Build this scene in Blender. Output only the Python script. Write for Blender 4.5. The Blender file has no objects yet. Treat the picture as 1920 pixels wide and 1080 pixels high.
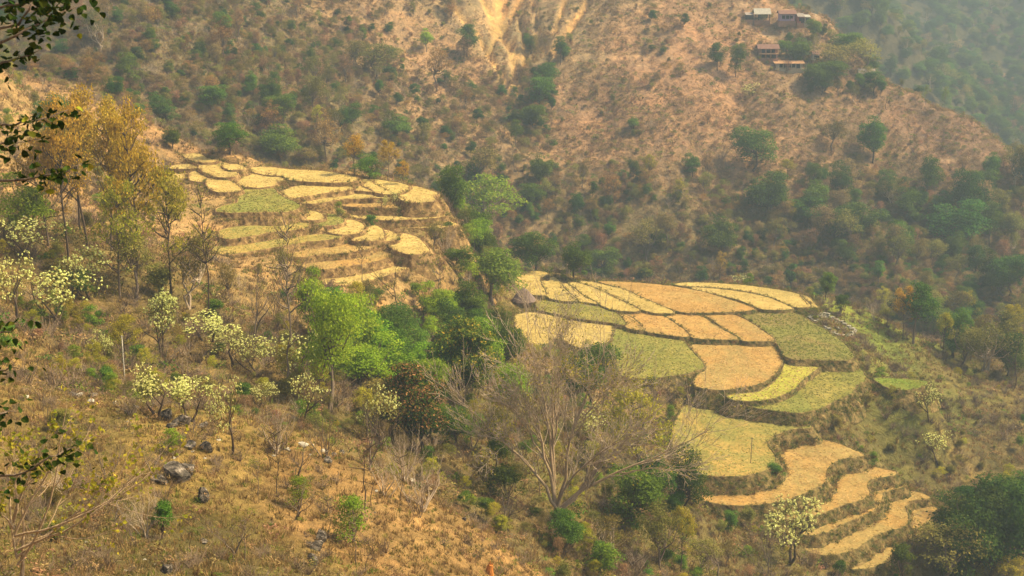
import bpy, math, random
import numpy as np
from mathutils import Vector, Matrix, Euler

rng = np.random.default_rng(11)
random.seed(11)
SC = bpy.context.scene
COL = SC.collection

# ------------------------------------------------------------------ camera, sky, sun, exposure
F = 2637.0                      # focal length in photo pixels (1920 wide)
PITCH = math.radians(-15.0)
CP, SP = math.cos(PITCH), math.sin(PITCH)
cam_d = bpy.data.cameras.new('camera')
cam_d.sensor_width = 36.0
cam_d.lens = 36.0 * F / 1920.0
cam_d.clip_start = 0.1
cam_d.clip_end = 4000
cam = bpy.data.objects.new('camera', cam_d)
COL.objects.link(cam)
cam.rotation_euler = (math.radians(90) + PITCH, 0, 0)
cam_d.dof.use_dof = True
cam_d.dof.focus_distance = 160
cam_d.dof.aperture_fstop = 9.0
SC.camera = cam

SUN = Vector((0.78, 0.06, 0.95)).normalized()
ELEV = math.asin(SUN.z)
AZ = math.atan2(SUN.x, SUN.y)
w = bpy.data.worlds.new('World')
SC.world = w
w.use_nodes = True
nt = w.node_tree
bg = nt.nodes['Background']
sky = nt.nodes.new('ShaderNodeTexSky')
sky.sky_type = 'NISHITA'
sky.sun_disc = False
sky.sun_elevation = ELEV
sky.sun_rotation = AZ
sky.dust_density = 6.0
sky.air_density = 1.0
sky.ozone_density = 0.6
nt.links.new(sky.outputs[0], bg.inputs[0])
bg.inputs[1].default_value = 0.125
sun_d = bpy.data.lights.new('sun', 'SUN')
sun_d.energy = 4.8
sun_d.angle = math.radians(0.6)
sun_d.color = (1.0, 0.84, 0.53)
sun_o = bpy.data.objects.new('sun', sun_d)
COL.objects.link(sun_o)
sun_o.rotation_euler = SUN.to_track_quat('Z', 'Y').to_euler()
vs = SC.view_settings
vs.view_transform = 'Standard'
vs.look = 'None'
vs.gamma = 1.0
vs.use_curve_mapping = False
vs.exposure = 0.82
HAZE_DENSITY = 0.00062
SC.cycles.max_bounces = 6
SC.cycles.diffuse_bounces = 2
SC.cycles.transmission_bounces = 4
SC.cycles.volume_bounces = 0
SC.cycles.transparent_max_bounces = 4
SC.cycles.use_denoising = True

# ------------------------------------------------------------------ rays: a photo pixel -> a point of the place
def ray(px, py):
    a = (px - 960.0) / F
    b = -(py - 540.0) / F
    return np.array([a, CP - SP * b, SP + CP * b])
def at_z(px, py, z):
    d = ray(px, py)
    return d * (z / d[2])
def at_y(px, py, y):
    d = ray(px, py)
    return d * (y / d[1])
def project(P):
    P = np.asarray(P, float)
    fwd = P[..., 1] * CP + P[..., 2] * SP
    up = -P[..., 1] * SP + P[..., 2] * CP
    return 960 + F * P[..., 0] / fwd, 540 - F * up / fwd

# ------------------------------------------------------------------ small mesh helpers
def set_props(o, label=None, cat=None, group=None, kind=None):
    if label: o['label'] = label
    if cat: o['category'] = cat
    if group: o['group'] = group
    if kind: o['kind'] = kind
    return o

def mesh_np(name, V, tris=None, quads=None, mats=(), attrs=None, smooth=False, mat_idx=None):
    V = np.asarray(V, np.float32).reshape(-1, 3)
    T = np.zeros((0, 3), np.int32) if tris is None else np.asarray(tris, np.int32).reshape(-1, 3)
    Q = np.zeros((0, 4), np.int32) if quads is None else np.asarray(quads, np.int32).reshape(-1, 4)
    me = bpy.data.meshes.new(name)
    me.vertices.add(len(V))
    me.vertices.foreach_set('co', V.ravel())
    nl = T.size + Q.size
    me.loops.add(nl)
    me.loops.foreach_set('vertex_index', np.concatenate([T.ravel(), Q.ravel()]))
    npol = len(T) + len(Q)
    me.polygons.add(npol)
    starts = np.concatenate([np.arange(len(T)) * 3, T.size + np.arange(len(Q)) * 4]).astype(np.int32)
    me.polygons.foreach_set('loop_start', starts)
    me.update(calc_edges=True)
    for m in mats: me.materials.append(m)
    if mat_idx is not None: me.polygons.foreach_set('material_index', np.asarray(mat_idx, np.int32))
    me.polygons.foreach_set('use_smooth', np.full(npol, smooth, bool))
    for k, (dom, typ, arr) in (attrs or {}).items():
        a = me.attributes.new(k, typ, dom)
        if typ == 'FLOAT': a.data.foreach_set('value', np.asarray(arr, np.float32).ravel())
        elif typ == 'INT': a.data.foreach_set('value', np.asarray(arr, np.int32).ravel())
        elif typ == 'FLOAT_VECTOR': a.data.foreach_set('vector', np.asarray(arr, np.float32).ravel())
        elif typ == 'FLOAT_COLOR': a.data.foreach_set('color', np.asarray(arr, np.float32).ravel())
    me.validate()
    return me

def link(name, data, parent=None, loc=None):
    o = bpy.data.objects.new(name, data)
    COL.objects.link(o)
    if parent is not None: o.parent = parent
    if loc is not None: o.location = loc
    return o

class MB:
    """collects boxes, prisms, tubes; one mesh"""
    def __init__(s): s.V = []; s.T = []; s.Q = []; s.n = 0
    def add(s, V, T=None, Q=None):
        V = np.asarray(V, float).reshape(-1, 3)
        s.V.append(V)
        if T is not None and len(T): s.T.append(np.asarray(T).reshape(-1, 3) + s.n)
        if Q is not None and len(Q): s.Q.append(np.asarray(Q).reshape(-1, 4) + s.n)
        s.n += len(V)
    def box(s, c, size, rz=0.0, jit=0.0):
        sx, sy, sz = [k / 2 for k in size]
        V = np.array([[x, y, z] for z in (-sz, sz) for x, y in ((-sx, -sy), (sx, -sy), (sx, sy), (-sx, sy))])
        if jit: V = V + rng.normal(0, jit, V.shape)
        ca, sa = math.cos(rz), math.sin(rz)
        V = V @ np.array([[ca, sa, 0], [-sa, ca, 0], [0, 0, 1]]) + np.asarray(c)
        s.add(V, None, [[0, 3, 2, 1], [4, 5, 6, 7], [0, 1, 5, 4], [1, 2, 6, 5], [2, 3, 7, 6], [3, 0, 4, 7]])
    def tube(s, P, R, n=6, cap=True):
        P = np.asarray(P, float); R = np.asarray(R, float)
        D = np.gradient(P, axis=0)
        D /= np.linalg.norm(D, axis=1)[:, None] + 1e-9
        ref = np.array([0.31, 0.95, 0.02]) if abs(D[0, 1]) < 0.8 else np.array([1, 0.02, 0.01])
        A = np.cross(D, ref); A /= np.linalg.norm(A, axis=1)[:, None] + 1e-9
        B = np.cross(D, A)
        th = np.arange(n) * 2 * math.pi / n
        V = P[:, None] + R[:, None, None] * (A[:, None] * np.cos(th)[None, :, None] + B[:, None] * np.sin(th)[None, :, None])
        m = len(P)
        i = np.arange(m - 1)[:, None] * n
        j = np.arange(n)[None]
        k = (j + 1) % n
        Q = np.stack([i + j, i + k, i + n + k, i + n + j], -1).reshape(-1, 4)
        T = [[(m - 1) * n + 0, (m - 1) * n + a, (m - 1) * n + a + 1] for a in range(1, n - 1)] if cap else None
        s.add(V.reshape(-1, 3), T, Q)
    def mesh(s, name, mats, smooth=False, attrs=None):
        V = np.concatenate(s.V)
        T = np.concatenate(s.T) if s.T else None
        Q = np.concatenate(s.Q) if s.Q else None
        return mesh_np(name, V, T, Q, mats, attrs, smooth)

# ------------------------------------------------------------------ materials
def mat_new(name):
    m = bpy.data.materials.new(name)
    m.use_nodes = True
    t = m.node_tree
    t.nodes.clear()
    out = t.nodes.new('ShaderNodeOutputMaterial')
    return m, t, out
def N(t, typ, **kw):
    n = t.nodes.new(typ)
    for k, v in kw.items():
        if k.startswith('i_'):
            key = k[2:]
            key = int(key) if key.isdigit() else key
            n.inputs[key].default_value = v
        else: setattr(n, k, v)
    return n
def ramp(t, fac, stops):
    r = N(t, 'ShaderNodeValToRGB')
    e = r.color_ramp.elements
    while len(e) < len(stops): e.new(0.5)
    for el, (p, c) in zip(e, stops):
        el.position = p
        el.color = (*c, 1) if len(c) == 3 else c
    t.links.new(fac, r.inputs[0])
    return r.outputs[0]
def mix(t, fac, a, b, mode='MIX'):
    n = N(t, 'ShaderNodeMix', data_type='RGBA', blend_type=mode)
    for sock, v in ((n.inputs[0], fac), (n.inputs[6], a), (n.inputs[7], b)):
        if hasattr(v, 'links') or isinstance(v, bpy.types.NodeSocket): t.links.new(v, sock)
        elif isinstance(v, (int, float)): sock.default_value = v
        else: sock.default_value = (*v, 1)
    return n.outputs[2]
def noise(t, scale, detail=4, rough=0.6, vec=None, dist=0.0):
    n = N(t, 'ShaderNodeTexNoise')
    n.inputs['Scale'].default_value = scale
    n.inputs['Detail'].default_value = detail
    n.inputs['Roughness'].default_value = rough
    n.inputs['Distortion'].default_value = dist
    if vec is not None: t.links.new(vec, n.inputs['Vector'])
    return n.outputs[0]
def wpos(t, scale=(1, 1, 1), rot=(0, 0, 0)):
    g = N(t, 'ShaderNodeNewGeometry')
    mp = N(t, 'ShaderNodeMapping')
    mp.inputs['Scale'].default_value = scale
    mp.inputs['Rotation'].default_value = rot
    t.links.new(g.outputs['Position'], mp.inputs[0])
    return mp.outputs[0]
def opos(t, scale=(1, 1, 1)):
    g = N(t, 'ShaderNodeTexCoord')
    mp = N(t, 'ShaderNodeMapping')
    mp.inputs['Scale'].default_value = scale
    t.links.new(g.outputs['Object'], mp.inputs[0])
    return mp.outputs[0]
def bump(t, h, strength, dist):
    b = N(t, 'ShaderNodeBump')
    b.inputs['Strength'].default_value = strength
    b.inputs['Distance'].default_value = dist
    t.links.new(h, b.inputs['Height'])
    return b.outputs[0]
def diffuse(t, out, col, nrm=None, rough=0.9):
    p = N(t, 'ShaderNodeBsdfDiffuse')
    p.inputs['Roughness'].default_value = 0.5
    if isinstance(col, bpy.types.NodeSocket): t.links.new(col, p.inputs[0])
    else: p.inputs[0].default_value = (*col, 1)
    if nrm is not None: t.links.new(nrm, p.inputs['Normal'])
    t.links.new(p.outputs[0], out.inputs[0])

def leaf_mat(name, stops, trans=0.35, jitter=0.35, hue=0.03):
    """leaf colours by the per-leaf tint, shifted per tree"""
    m, t, out = mat_new(name)
    a = N(t, 'ShaderNodeAttribute', attribute_name='tint')
    c = ramp(t, a.outputs['Fac'], stops)
    oi = N(t, 'ShaderNodeObjectInfo')
    hs = N(t, 'ShaderNodeHueSaturation')
    t.links.new(c, hs.inputs['Color'])
    mr = N(t, 'ShaderNodeMapRange')
    mr.inputs[3].default_value = 1 - jitter; mr.inputs[4].default_value = 1 + jitter
    t.links.new(oi.outputs['Random'], mr.inputs[0])
    t.links.new(mr.outputs[0], hs.inputs['Value'])
    mu = N(t, 'ShaderNodeMath', operation='MULTIPLY'); mu.inputs[1].default_value = 17.31
    fr = N(t, 'ShaderNodeMath', operation='FRACT')
    t.links.new(oi.outputs['Random'], mu.inputs[0]); t.links.new(mu.outputs[0], fr.inputs[0])
    mh = N(t, 'ShaderNodeMapRange')
    mh.inputs[3].default_value = 0.5 - hue; mh.inputs[4].default_value = 0.5 + hue
    t.links.new(fr.outputs[0], mh.inputs[0]); t.links.new(mh.outputs[0], hs.inputs['Hue'])
    d = N(t, 'ShaderNodeBsdfDiffuse'); tr = N(t, 'ShaderNodeBsdfTranslucent'); mx = N(t, 'ShaderNodeMixShader')
    t.links.new(hs.outputs[0], d.inputs[0]); t.links.new(hs.outputs[0], tr.inputs[0])
    mx.inputs[0].default_value = trans
    t.links.new(d.outputs[0], mx.inputs[1]); t.links.new(tr.outputs[0], mx.inputs[2])
    t.links.new(mx.outputs[0], out.inputs[0])
    return m

def noisy_mat(name, stops, scale, detail=5, bump_s=0.4, bump_d=0.05, coords='world', stretch=(1, 1, 1)):
    m, t, out = mat_new(name)
    v = wpos(t, stretch) if coords == 'world' else opos(t, stretch)
    n = noise(t, scale, detail, 0.65, v)
    c = ramp(t, n, stops)
    diffuse(t, out, c, bump(t, n, bump_s, bump_d) if bump_s else None)
    return m

M = {}
M['bark_dark'] = noisy_mat('bark_dark', [(0.3, (.05, .034, .022)), (0.7, (.13, .09, .06))], 9, coords='obj', stretch=(3, 3, .6))
M['bark_tan'] = noisy_mat('bark_tan', [(0.3, (.26, .18, .10)), (0.7, (.52, .38, .225))], 9, coords='obj', stretch=(3, 3, .6))
M['bark_pale'] = noisy_mat('bark_pale', [(0.3, (.30, .22, .14)), (0.7, (.56, .44, .30))], 9, coords='obj', stretch=(3, 3, .6))
M['bark_grey'] = noisy_mat('bark_grey', [(0.3, (.11, .08, .055)), (0.7, (.24, .18, .125))], 9, coords='obj', stretch=(3, 3, .6))
M['lush'] = leaf_mat('leaf_lush', [(0, (.12, .23, .013)), (.5, (.215, .345, .02)), (1, (.35, .43, .04))], .45, .18)
M['green'] = leaf_mat('leaf_green', [(0, (.06, .11, .012)), (.6, (.11, .175, .02)), (1, (.21, .26, .035))], .42)
M['bushgreen'] = leaf_mat('leaf_bush', [(0, (.10, .16, .015)), (.5, (.17, .25, .02)), (1, (.28, .33, .04))], .4, .2)
M['dark'] = leaf_mat('leaf_dark', [(0, (.04, .08, .012)), (.6, (.07, .125, .018)), (1, (.14, .18, .028))], .38)
M['olive'] = leaf_mat('leaf_olive', [(0, (.11, .11, .022)), (.6, (.21, .185, .042)), (1, (.34, .27, .07))], .42)
M['brown'] = leaf_mat('leaf_brown', [(0, (.15, .095, .045)), (.6, (.29, .18, .08)), (1, (.42, .275, .125))], .38)
M['yellow'] = leaf_mat('leaf_yellow', [(0, (.12, .115, .014)), (.35, (.26, .19, .018)), (.7, (.46, .285, .022)), (1, (.62, .42, .055))], .45, .2, .012)
M['orange'] = leaf_mat('leaf_orange', [(0, (.14, .09, .03)), (.5, (.3, .17, .045)), (1, (.42, .26, .07))], .35, .25, .015)
M['limeyel'] = leaf_mat('leaf_limeyellow', [(0, (.13, .17, .015)), (.5, (.30, .28, .022)), (1, (.48, .40, .045))], .45, .2, .015)
M['mango'] = leaf_mat('leaf_mango', [(0, (.045, .08, .01)), (.5, (.085, .13, .016)), (.72, (.20, .21, .022)), (1, (.46, .30, .035))], .3, .1, .01)
M['redtip'] = leaf_mat('leaf_redtip', [(0, (.035, .06, .01)), (.5, (.065, .09, .013)), (.60, (.22, .11, .035)), (1, (.40, .20, .075))], .3, .08, .005)
M['blossom'] = leaf_mat('blossom_cream', [(0, (.42, .44, .14)), (.4, (.66, .66, .19)), (1, (.84, .82, .36))], .35, .08, .008)
M['fore'] = leaf_mat('leaf_foreground', [(0, (.014, .03, .006)), (.6, (.03, .05, .01)), (.85, (.08, .09, .012)), (1, (.22, .19, .02))], .25, .45, .03)
M['dry'] = leaf_mat('grass_dry', [(0, (.15, .10, .035)), (.5, (.27, .18, .06)), (1, (.40, .28, .10))], .3, .3, .012)
M['drybrown'] = leaf_mat('grass_brown', [(0, (.12, .08, .032)), (.5, (.24, .15, .06)), (1, (.36, .24, .10))], .32, .3, .015)
M['grass'] = leaf_mat('grass_green', [(0, (.08, .1, .015)), (.5, (.16, .17, .025)), (1, (.29, .25, .05))], .35, .3, .02)
M['bankgreen'] = leaf_mat('grass_bank', [(0, (.04, .065, .012)), (.5, (.085, .11, .02)), (1, (.17, .17, .035))], .35, .3, .02)
M['straw'] = leaf_mat('straw_gold', [(0, (.34, .235, .07)), (.5, (.48, .34, .115)), (1, (.60, .45, .17))], .25, .12, .01)
M['strawo'] = leaf_mat('straw_orange', [(0, (.28, .17, .055)), (.5, (.41, .255, .09)), (1, (.53, .36, .135))], .25, .1, .01)
M['strawg'] = leaf_mat('straw_green', [(0, (.15, .155, .035)), (.5, (.24, .215, .055)), (1, (.38, .31, .1))], .25, .1, .01)
M['twig'] = noisy_mat('twig', [(0.3, (.14, .095, .06)), (0.7, (.29, .21, .13))], 4, coords='obj', bump_s=0)
M['rock'] = noisy_mat('rock', [(0.32, (.03, .026, .02)), (0.46, (.09, .075, .056)), (0.56, (.19, .155, .115)), (0.72, (.40, .34, .26))], 3.4, 9, 1.0, .25, 'obj', (1, 1, 2))
M['stone_pale'] = noisy_mat('stone_pale', [(0.3, (.25, .22, .16)), (0.7, (.62, .56, .42))], 3, 6, .6, .05, 'obj')

M['stone_ruin'] = noisy_mat('stone_ruin', [(0.3, (.14, .125, .085)), (0.7, (.46, .42, .31))], 1.2, 6, .6, .05)
FIELD = {
    'gold': ([(.34, (.33, .235, .065)), (.5, (.46, .33, .10)), (.68, (.56, .41, .14))], 'straw'),
    'orange': ([(.34, (.28, .165, .045)), (.5, (.41, .24, .07)), (.68, (.50, .32, .105))], 'strawo'),
    'green': ([(.34, (.16, .155, .03)), (.5, (.245, .21, .045)), (.68, (.36, .28, .075))], 'strawg'),
    'mixed': ([(.34, (.24, .185, .045)), (.5, (.36, .245, .065)), (.68, (.47, .31, .095))], 'strawg'),
    'brown': ([(.34, (.13, .115, .035)), (.5, (.20, .155, .05)), (.68, (.31, .22, .08))], 'grass'),
    'yellow': ([(.34, (.27, .25, .035)), (.5, (.38, .34, .055)), (.68, (.48, .41, .085))], 'straw'),
    'lush': ([(.34, (.17, .15, .035)), (.5, (.17, .19, .03)), (.68, (.2, .25, .04))], 'grass'),
}
def field_mat(key):
    stops, _ = FIELD[key]
    m, t, out = mat_new('field_' + key)
    n1 = noise(t, 0.16, 6, .74, wpos(t), .8)
    n2 = noise(t, 3.1, 4, .75, wpos(t))
    a = N(t, 'ShaderNodeMath', operation='MULTIPLY_ADD'); a.inputs[1].default_value = .80
    b = N(t, 'ShaderNodeMath', operation='MULTIPLY'); b.inputs[1].default_value = .20
    t.links.new(n2, b.inputs[0]); t.links.new(n1, a.inputs[0]); t.links.new(b.outputs[0], a.inputs[2])
    c = ramp(t, a.outputs[0], stops)
    n3 = noise(t, 0.11, 7, .72, wpos(t, (1, .55, 1), (0, 0, .6)), 1.0)
    gr = ramp(t, n3, [(.45, (0, 0, 0)), (.6, (.7, .7, .7))])
    c = mix(t, gr, c, {'gold': (.36, .28, .09), 'orange': (.30, .235, .08), 'green': (.17, .19, .04), 'mixed': (.2, .2, .05), 'brown': (.2, .2, .045), 'yellow': (.3, .3, .04), 'lush': (.1, .17, .02)}[key])
    n4 = noise(t, .9, 5, .8, wpos(t), .5)
    c = mix(t, 1.0, c, ramp(t, n4, [(.3, (.58, .62, .6)), (.5, (1, 1, 1)), (.7, (1.25, 1.2, 1.12))]), 'MULTIPLY')
    diffuse(t, out, c, bump(t, n2, .4, .1))
    return m
for k in FIELD: M['f_' + k] = field_mat(k)
M['bank'] = noisy_mat('bank_earth', [(.34, (.06, .07, .018)), (.45, (.13, .105, .035)), (.54, (.21, .15, .055)), (.68, (.33, .23, .085))], 1.3, 9, 1.0, .35)
M['bank_red'] = noisy_mat('bank_red_earth', [(.32, (.10, .07, .028)), (.44, (.20, .125, .05)), (.56, (.31, .195, .075)), (.68, (.43, .30, .11))], 1.3, 9, .9, .25)

# ------------------------------------------------------------------ the terraces: outlines of every field, level z each
def Zm(x0, y0, s, pts): return [(x0 + s * a, y0 + s * b) for a, b in pts]
def z1(*p): return Zm(940, 490, 400 / 1920, p)
def z2(*p): return Zm(1260, 510, 400 / 1920, p)
def z3(*p): return Zm(1240, 640, 400 / 1920, p)
def z4(*p): return Zm(1300, 780, 520 / 1920, p)
def z5(*p): return Zm(290, 260, 300 / 1906, p)
def z6(*p): return Zm(540, 290, 320 / 1920, p)
def z7(*p): return Zm(400, 380, 320 / 1920, p)
LOWER = [
 ('gold', -59.2, z1((170,85),(300,88),(430,105),(350,150),(320,155),(400,310),(290,300),(160,250),(135,210))),
 ('gold', -59.3, z1((350,165),(440,190),(460,130),(520,190),(540,240),(690,360),(560,355),(430,330))),
 ('gold', -59.36, z1((555,195),(600,210),(700,295),(870,385),(830,376),(705,360),(560,250))),
 ('gold', -59.42, z1((605,185),(700,200),(860,248),(1000,322),(1280,452),(1020,443),(885,380),(705,285))),
 ('gold', -59.48, z1((695,183),(800,183),(1090,248),(1225,318),(1580,463),(1400,468),(1285,440),(1005,313),(872,242))),
 ('orange', -59.54, [(1110,527),(1190,530),(1252,536),(1289,542),(1320,548),(1374,565),(1421,581),(1377,584),(1312,586),(1277,586),(1194,555),(1168,541)]),
 ('gold', -59.6, z2((150,138),(400,152),(640,183),(855,228),(995,288),(1100,335),(825,342),(745,298),(600,246),(300,176))),
 ('gold', -59.66, z2((0,112),(160,95),(400,105),(640,120),(900,155),(1130,195),(1172,240),(1228,290),(1232,313),(1130,322),(1022,278),(903,222),(700,176),(400,135),(160,130))),
 ('gold', -59.7, z2((1165,208),(1200,213),(1315,328),(1250,318),(1242,285))),
 ('green', -59.6, z1((320,352),(480,364),(830,382),(990,445),(1050,490),(1120,580),(1010,550),(970,545),(760,520),(590,490),(450,460),(350,440))),
 ('gold', -59.85, z1((120,462),(550,467),(580,560),(540,620),(475,700),(350,760),(200,740),(150,620))),
 ('gold', -59.95, z1((600,540),(680,532),(960,550),(980,600),(965,700),(900,770),(700,780),(560,700))),
 ('orange', -59.7, z1((1050,470),(1145,492),(1222,560),(1280,628),(1140,598),(1110,540))),
 ('orange', -59.75, z1((1080,460),(1290,460),(1430,483),(1540,548),(1680,655),(1670,682),(1480,656),(1305,631),(1240,550))),
 ('orange', -59.8, [(1246,591),(1310,590),(1341,613),(1383,634),(1384,636),(1340,636),(1300,634),(1290,618),(1265,600)]),
 ('orange', -59.85, z2((290,385),(550,380),(695,452),(822,542),(915,612),(900,620),(655,624),(612,580),(485,506),(385,428))),
 ('brown', -60.0, z2((610,388),(700,372),(1100,362),(1190,422),(1400,542),(1560,662),(1645,795),(1300,790),(1040,776),(1000,690),(940,610),(838,520),(700,430))),
 ('orange', -60.45, z3((260,34),(500,20),(1005,20),(1055,72),(1078,150),(1034,258),(975,325),(848,394),(560,434),(345,420),(305,360),(395,260),(390,200),(325,120))),
 ('green', -60.15, z1((1010,608),(1140,612),(1300,655),(1360,668),(1600,688),(1672,782),(1812,930),(1795,965),(1640,1010),(1300,1056),(1100,1040),(1050,900),(1005,770))),
 ('yellow', -60.75, z3((1125,184),(1400,192),(1446,202),(1276,320),(1176,430),(1000,516),(800,536),(660,526),(590,490),(900,464),(1014,392),(1094,302),(1120,222))),
 ('green', -61.3, z3((1474,212),(1720,222),(1776,244),(1836,340),(1720,400),(1700,470),(1520,540),(1450,590),(1240,650),(900,601),(740,575),(1000,568),(1186,512),(1306,382),(1404,272))),
 ('mixed', -62.7, [(1286,754),(1344,761),(1407,777),(1477,788),(1528,801),(1480,803),(1448,815),(1433,827),(1437,840),(1450,855),(1449,869),(1427,884),(1395,891),(1327,892),(1280,882),(1262,820)]),
 ('orange', -64.5, [(1459,844),(1480,829),(1548,826),(1612,853),(1606,852),(1557,861),(1538,880),(1541,902),(1500,923),(1449,940),(1381,945),(1322,937),(1322,925),(1408,927),(1468,913),(1484,896),(1473,872),(1459,853)]),
 ('orange', -66.0, z4((935,412),(1050,362),(1180,347),(1330,387),(1410,395),(1200,423),(1160,470),(1190,540),(1150,568),(960,618),(800,688),(700,688),(450,720),(170,715),(160,690),(500,682),(720,628),(902,552),(933,480))),
 ('orange', -67.1, z4((1212,482),(1300,467),(1480,467),(1280,515),(1268,570),(1238,638),(1050,718),(860,806),(780,818),(780,790),(900,738),(1100,652),(1204,592),(1198,530))),
 ('orange', -68.2, z4((1322,562),(1400,532),(1520,532),(1630,560),(1480,573),(1418,630),(1456,690),(1438,758),(1250,796),(1120,896),(940,956),(800,930),(850,890),(950,854),(1150,764),(1304,642))),
 ('orange', -69.0, z4((1484,662),(1560,632),(1670,637),(1620,700),(1530,768),(1487,778))),
 ('orange', -69.6, z4((1400,852),(1440,862),(1330,960),(1250,1030),(1100,1050),(1060,1022),(1200,942))),
 ('lush', -62.0, [(1637,708),(1680,711),(1738,714),(1735,722),(1700,732),(1665,727)]),
]
UPPER = [
 ('gold', -38.5, [(470,318),(487,314),(540,320),(573,321),(607,323),(657,333),(660,338),(637,341),(567,338),(552,335),(540,328),(510,327)]),
 ('gold', -38.6, z5((980,424),(1130,420),(1590,440),(1545,470),(1395,510),(1325,570),(1005,560),(1040,510))),
 ('green', -38.8, z5((1005,580),(1335,585),(1375,652),(1445,704),(1595,764),(1655,812),(1550,862),(1200,862),(950,868),(800,860),(900,800),(1085,772),(1095,682))),
 ('gold', -39.0, [(525,366),(545,358),(565,350),(582,349),(655,352),(640,356),(590,362),(547,370),(535,373)]),
 ('gold', -39.25, z6((765,380),(830,332),(795,295),(845,290),(900,352),(1030,398),(1015,408),(785,392))),
 ('gold', -39.2, z6((850,285),(950,290),(1265,337),(1285,370),(1250,418),(1130,436),(1055,418),(1040,395),(925,348))),
 ('gold', -39.35, z6((1310,362),(1350,360),(1520,405),(1620,440),(1540,470),(1600,518),(1400,526),(1335,480))),
 ('gold', -39.6, z6((160,530),(400,492),(680,434),(760,424),(1115,444),(1130,472),(900,477),(660,482),(500,498),(320,538))),
 ('orange', -40.2, z6((700,552),(1300,556),(1500,572),(1300,582),(700,572))),
 ('gold', -41.2, z6((680,684),(1050,704),(1380,692),(1690,662),(1700,690),(1500,712),(1040,724))),
 ('gold', -42.1, z6((1050,792),(1200,797),(1500,772),(1680,732),(1830,780),(1780,800),(1400,808),(1060,814))),
 ('gold', -40.2, z6((150,652),(230,642),(340,700),(320,713),(160,728))),
 ('green', -40.6, z6((375,672),(480,692),(545,740),(525,778),(385,788),(365,730))),
 ('gold', -41.0, z6((565,742),(700,752),(785,800),(735,878),(600,883),(545,868))),
 ('gold', -41.4, z6((845,812),(920,803),(985,850),(995,928),(940,958),(865,950),(820,980),(850,900))),
 ('gold', -41.7, z6((1015,852),(1125,882),(1165,948),(1090,962),(1035,956))),
 ('gold', -42.1, z6((1205,902),(1300,907),(1388,942),(1446,1010),(1515,1088),(1400,1110),(1255,1050),(1225,990))),
 ('mixed', -40.3, z7((150,302),(600,254),(850,238),(1000,242),(950,288),(620,318),(300,373),(180,398))),
 ('mixed', -41.1, z7((60,522),(180,482),(600,424),(860,404),(1200,374),(1400,378),(1300,398),(1000,428),(700,483),(300,548),(100,568))),
 ('orange', -41.9, z7((900,562),(1100,524),(1400,484),(1650,484),(1690,510),(1560,538),(1200,568),(950,598))),
 ('orange', -42.6, z7((1000,682),(1250,654),(1640,614),(1700,564),(1890,562),(1870,618),(1690,668),(1300,728),(1100,718))),
 ('gold', -43.6, z7((1300,862),(1500,804),(1800,774),(1950,724),(2100,704),(2100,738),(1900,798),(1600,898),(1350,918))),
 ('gold', -37.9, z5((610,292),(810,292),(830,342),(895,400),(885,448),(830,456),(620,370))),
 ('gold', -38.2, z5((700,492),(760,484),(900,557),(955,620),(790,628),(720,560))),
 ('gold', -37.7, z5((880,302),(1020,350),(980,368),(920,350))),
 ('gold', -37.6, z5((410,185),(480,190),(560,250),(730,270),(600,275),(480,240))),
 ('gold', -38.7, z5((100,472),(300,432),(380,372),(460,430),(350,458),(120,518))),
 ('gold', -38.3, z5((490,402),(610,388),(620,488),(560,508),(510,480))),
 ('gold', -38.1, z5((250,350),(300,322),(510,312),(520,330),(400,350))),
]
def chaikin(P, k=1):
    P = np.asarray(P, float)
    for _ in range(k):
        A = P * .8 + np.roll(P, -1, 0) * .2
        B = P * .2 + np.roll(P, -1, 0) * .8
        P = np.stack([A, B], 1).reshape(-1, P.shape[1])
    return P
def resample(P, step):
    Q = np.vstack([P, P[:1]])
    L = np.r_[0, np.cumsum(np.linalg.norm(np.diff(Q, axis=0), axis=1))]
    n = max(8, int(L[-1] / step))
    s = np.linspace(0, L[-1], n, endpoint=False)
    return np.stack([np.interp(s, L, Q[:, i]) for i in range(2)], 1)
def offset(W, d):
    T = np.roll(W, -1, 0) - np.roll(W, 1, 0)
    n = np.stack([T[:, 1], -T[:, 0]], 1)
    n /= np.linalg.norm(n, axis=1)[:, None] + 1e-9
    return W + n * (d[:, None] if isinstance(d, np.ndarray) else d)
FIELDS = []
for lst, upper in ((LOWER, False), (UPPER, True)):
    for key, z, px in lst:
        W = np.array([at_z(a, b, z)[:2] for a, b in px])
        area = 0.5 * np.sum(W[:, 0] * np.roll(W[:, 1], -1) - W[:, 1] * np.roll(W[:, 0], -1))
        if area < 0: W = W[::-1]
        W = resample(chaikin(W, 1 if upper else 2), .45)
        W = resample(offset(W, 1.1 if upper else .65 if z < -64 else .32), .45)
        FIELDS.append(dict(key=key, z=z, W=W, upper=upper))
def in_poly(X, Y, P):
    ins = np.zeros(X.shape, bool)
    x0, y0 = P[:, 0], P[:, 1]
    x1, y1 = np.roll(x0, -1), np.roll(y0, -1)
    for a, b, c, d in zip(x0, y0, x1, y1):
        if b == d: continue
        cond = (b > Y) != (d > Y)
        ins ^= cond & (X < (c - a) * (Y - b) / (d - b) + a)
    return ins
def in_fields(X, Y, grow=0.0, zs=None):
    res = np.zeros(X.shape, bool)
    for f in FIELDS:
        P = offset(f['W'], grow) if grow else f['W']
        mn, mx = P.min(0), P.max(0)
        k = (X > mn[0]) & (X < mx[0]) & (Y > mn[1]) & (Y < mx[1])
        if not k.any(): continue
        idx = np.nonzero(k)
        r = in_poly(X[idx], Y[idx], P)
        sub = tuple(i[r] for i in idx)
        res[sub] = True
        if zs is not None: zs[sub] = np.minimum(zs[sub], f['z'])
    return res

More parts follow.
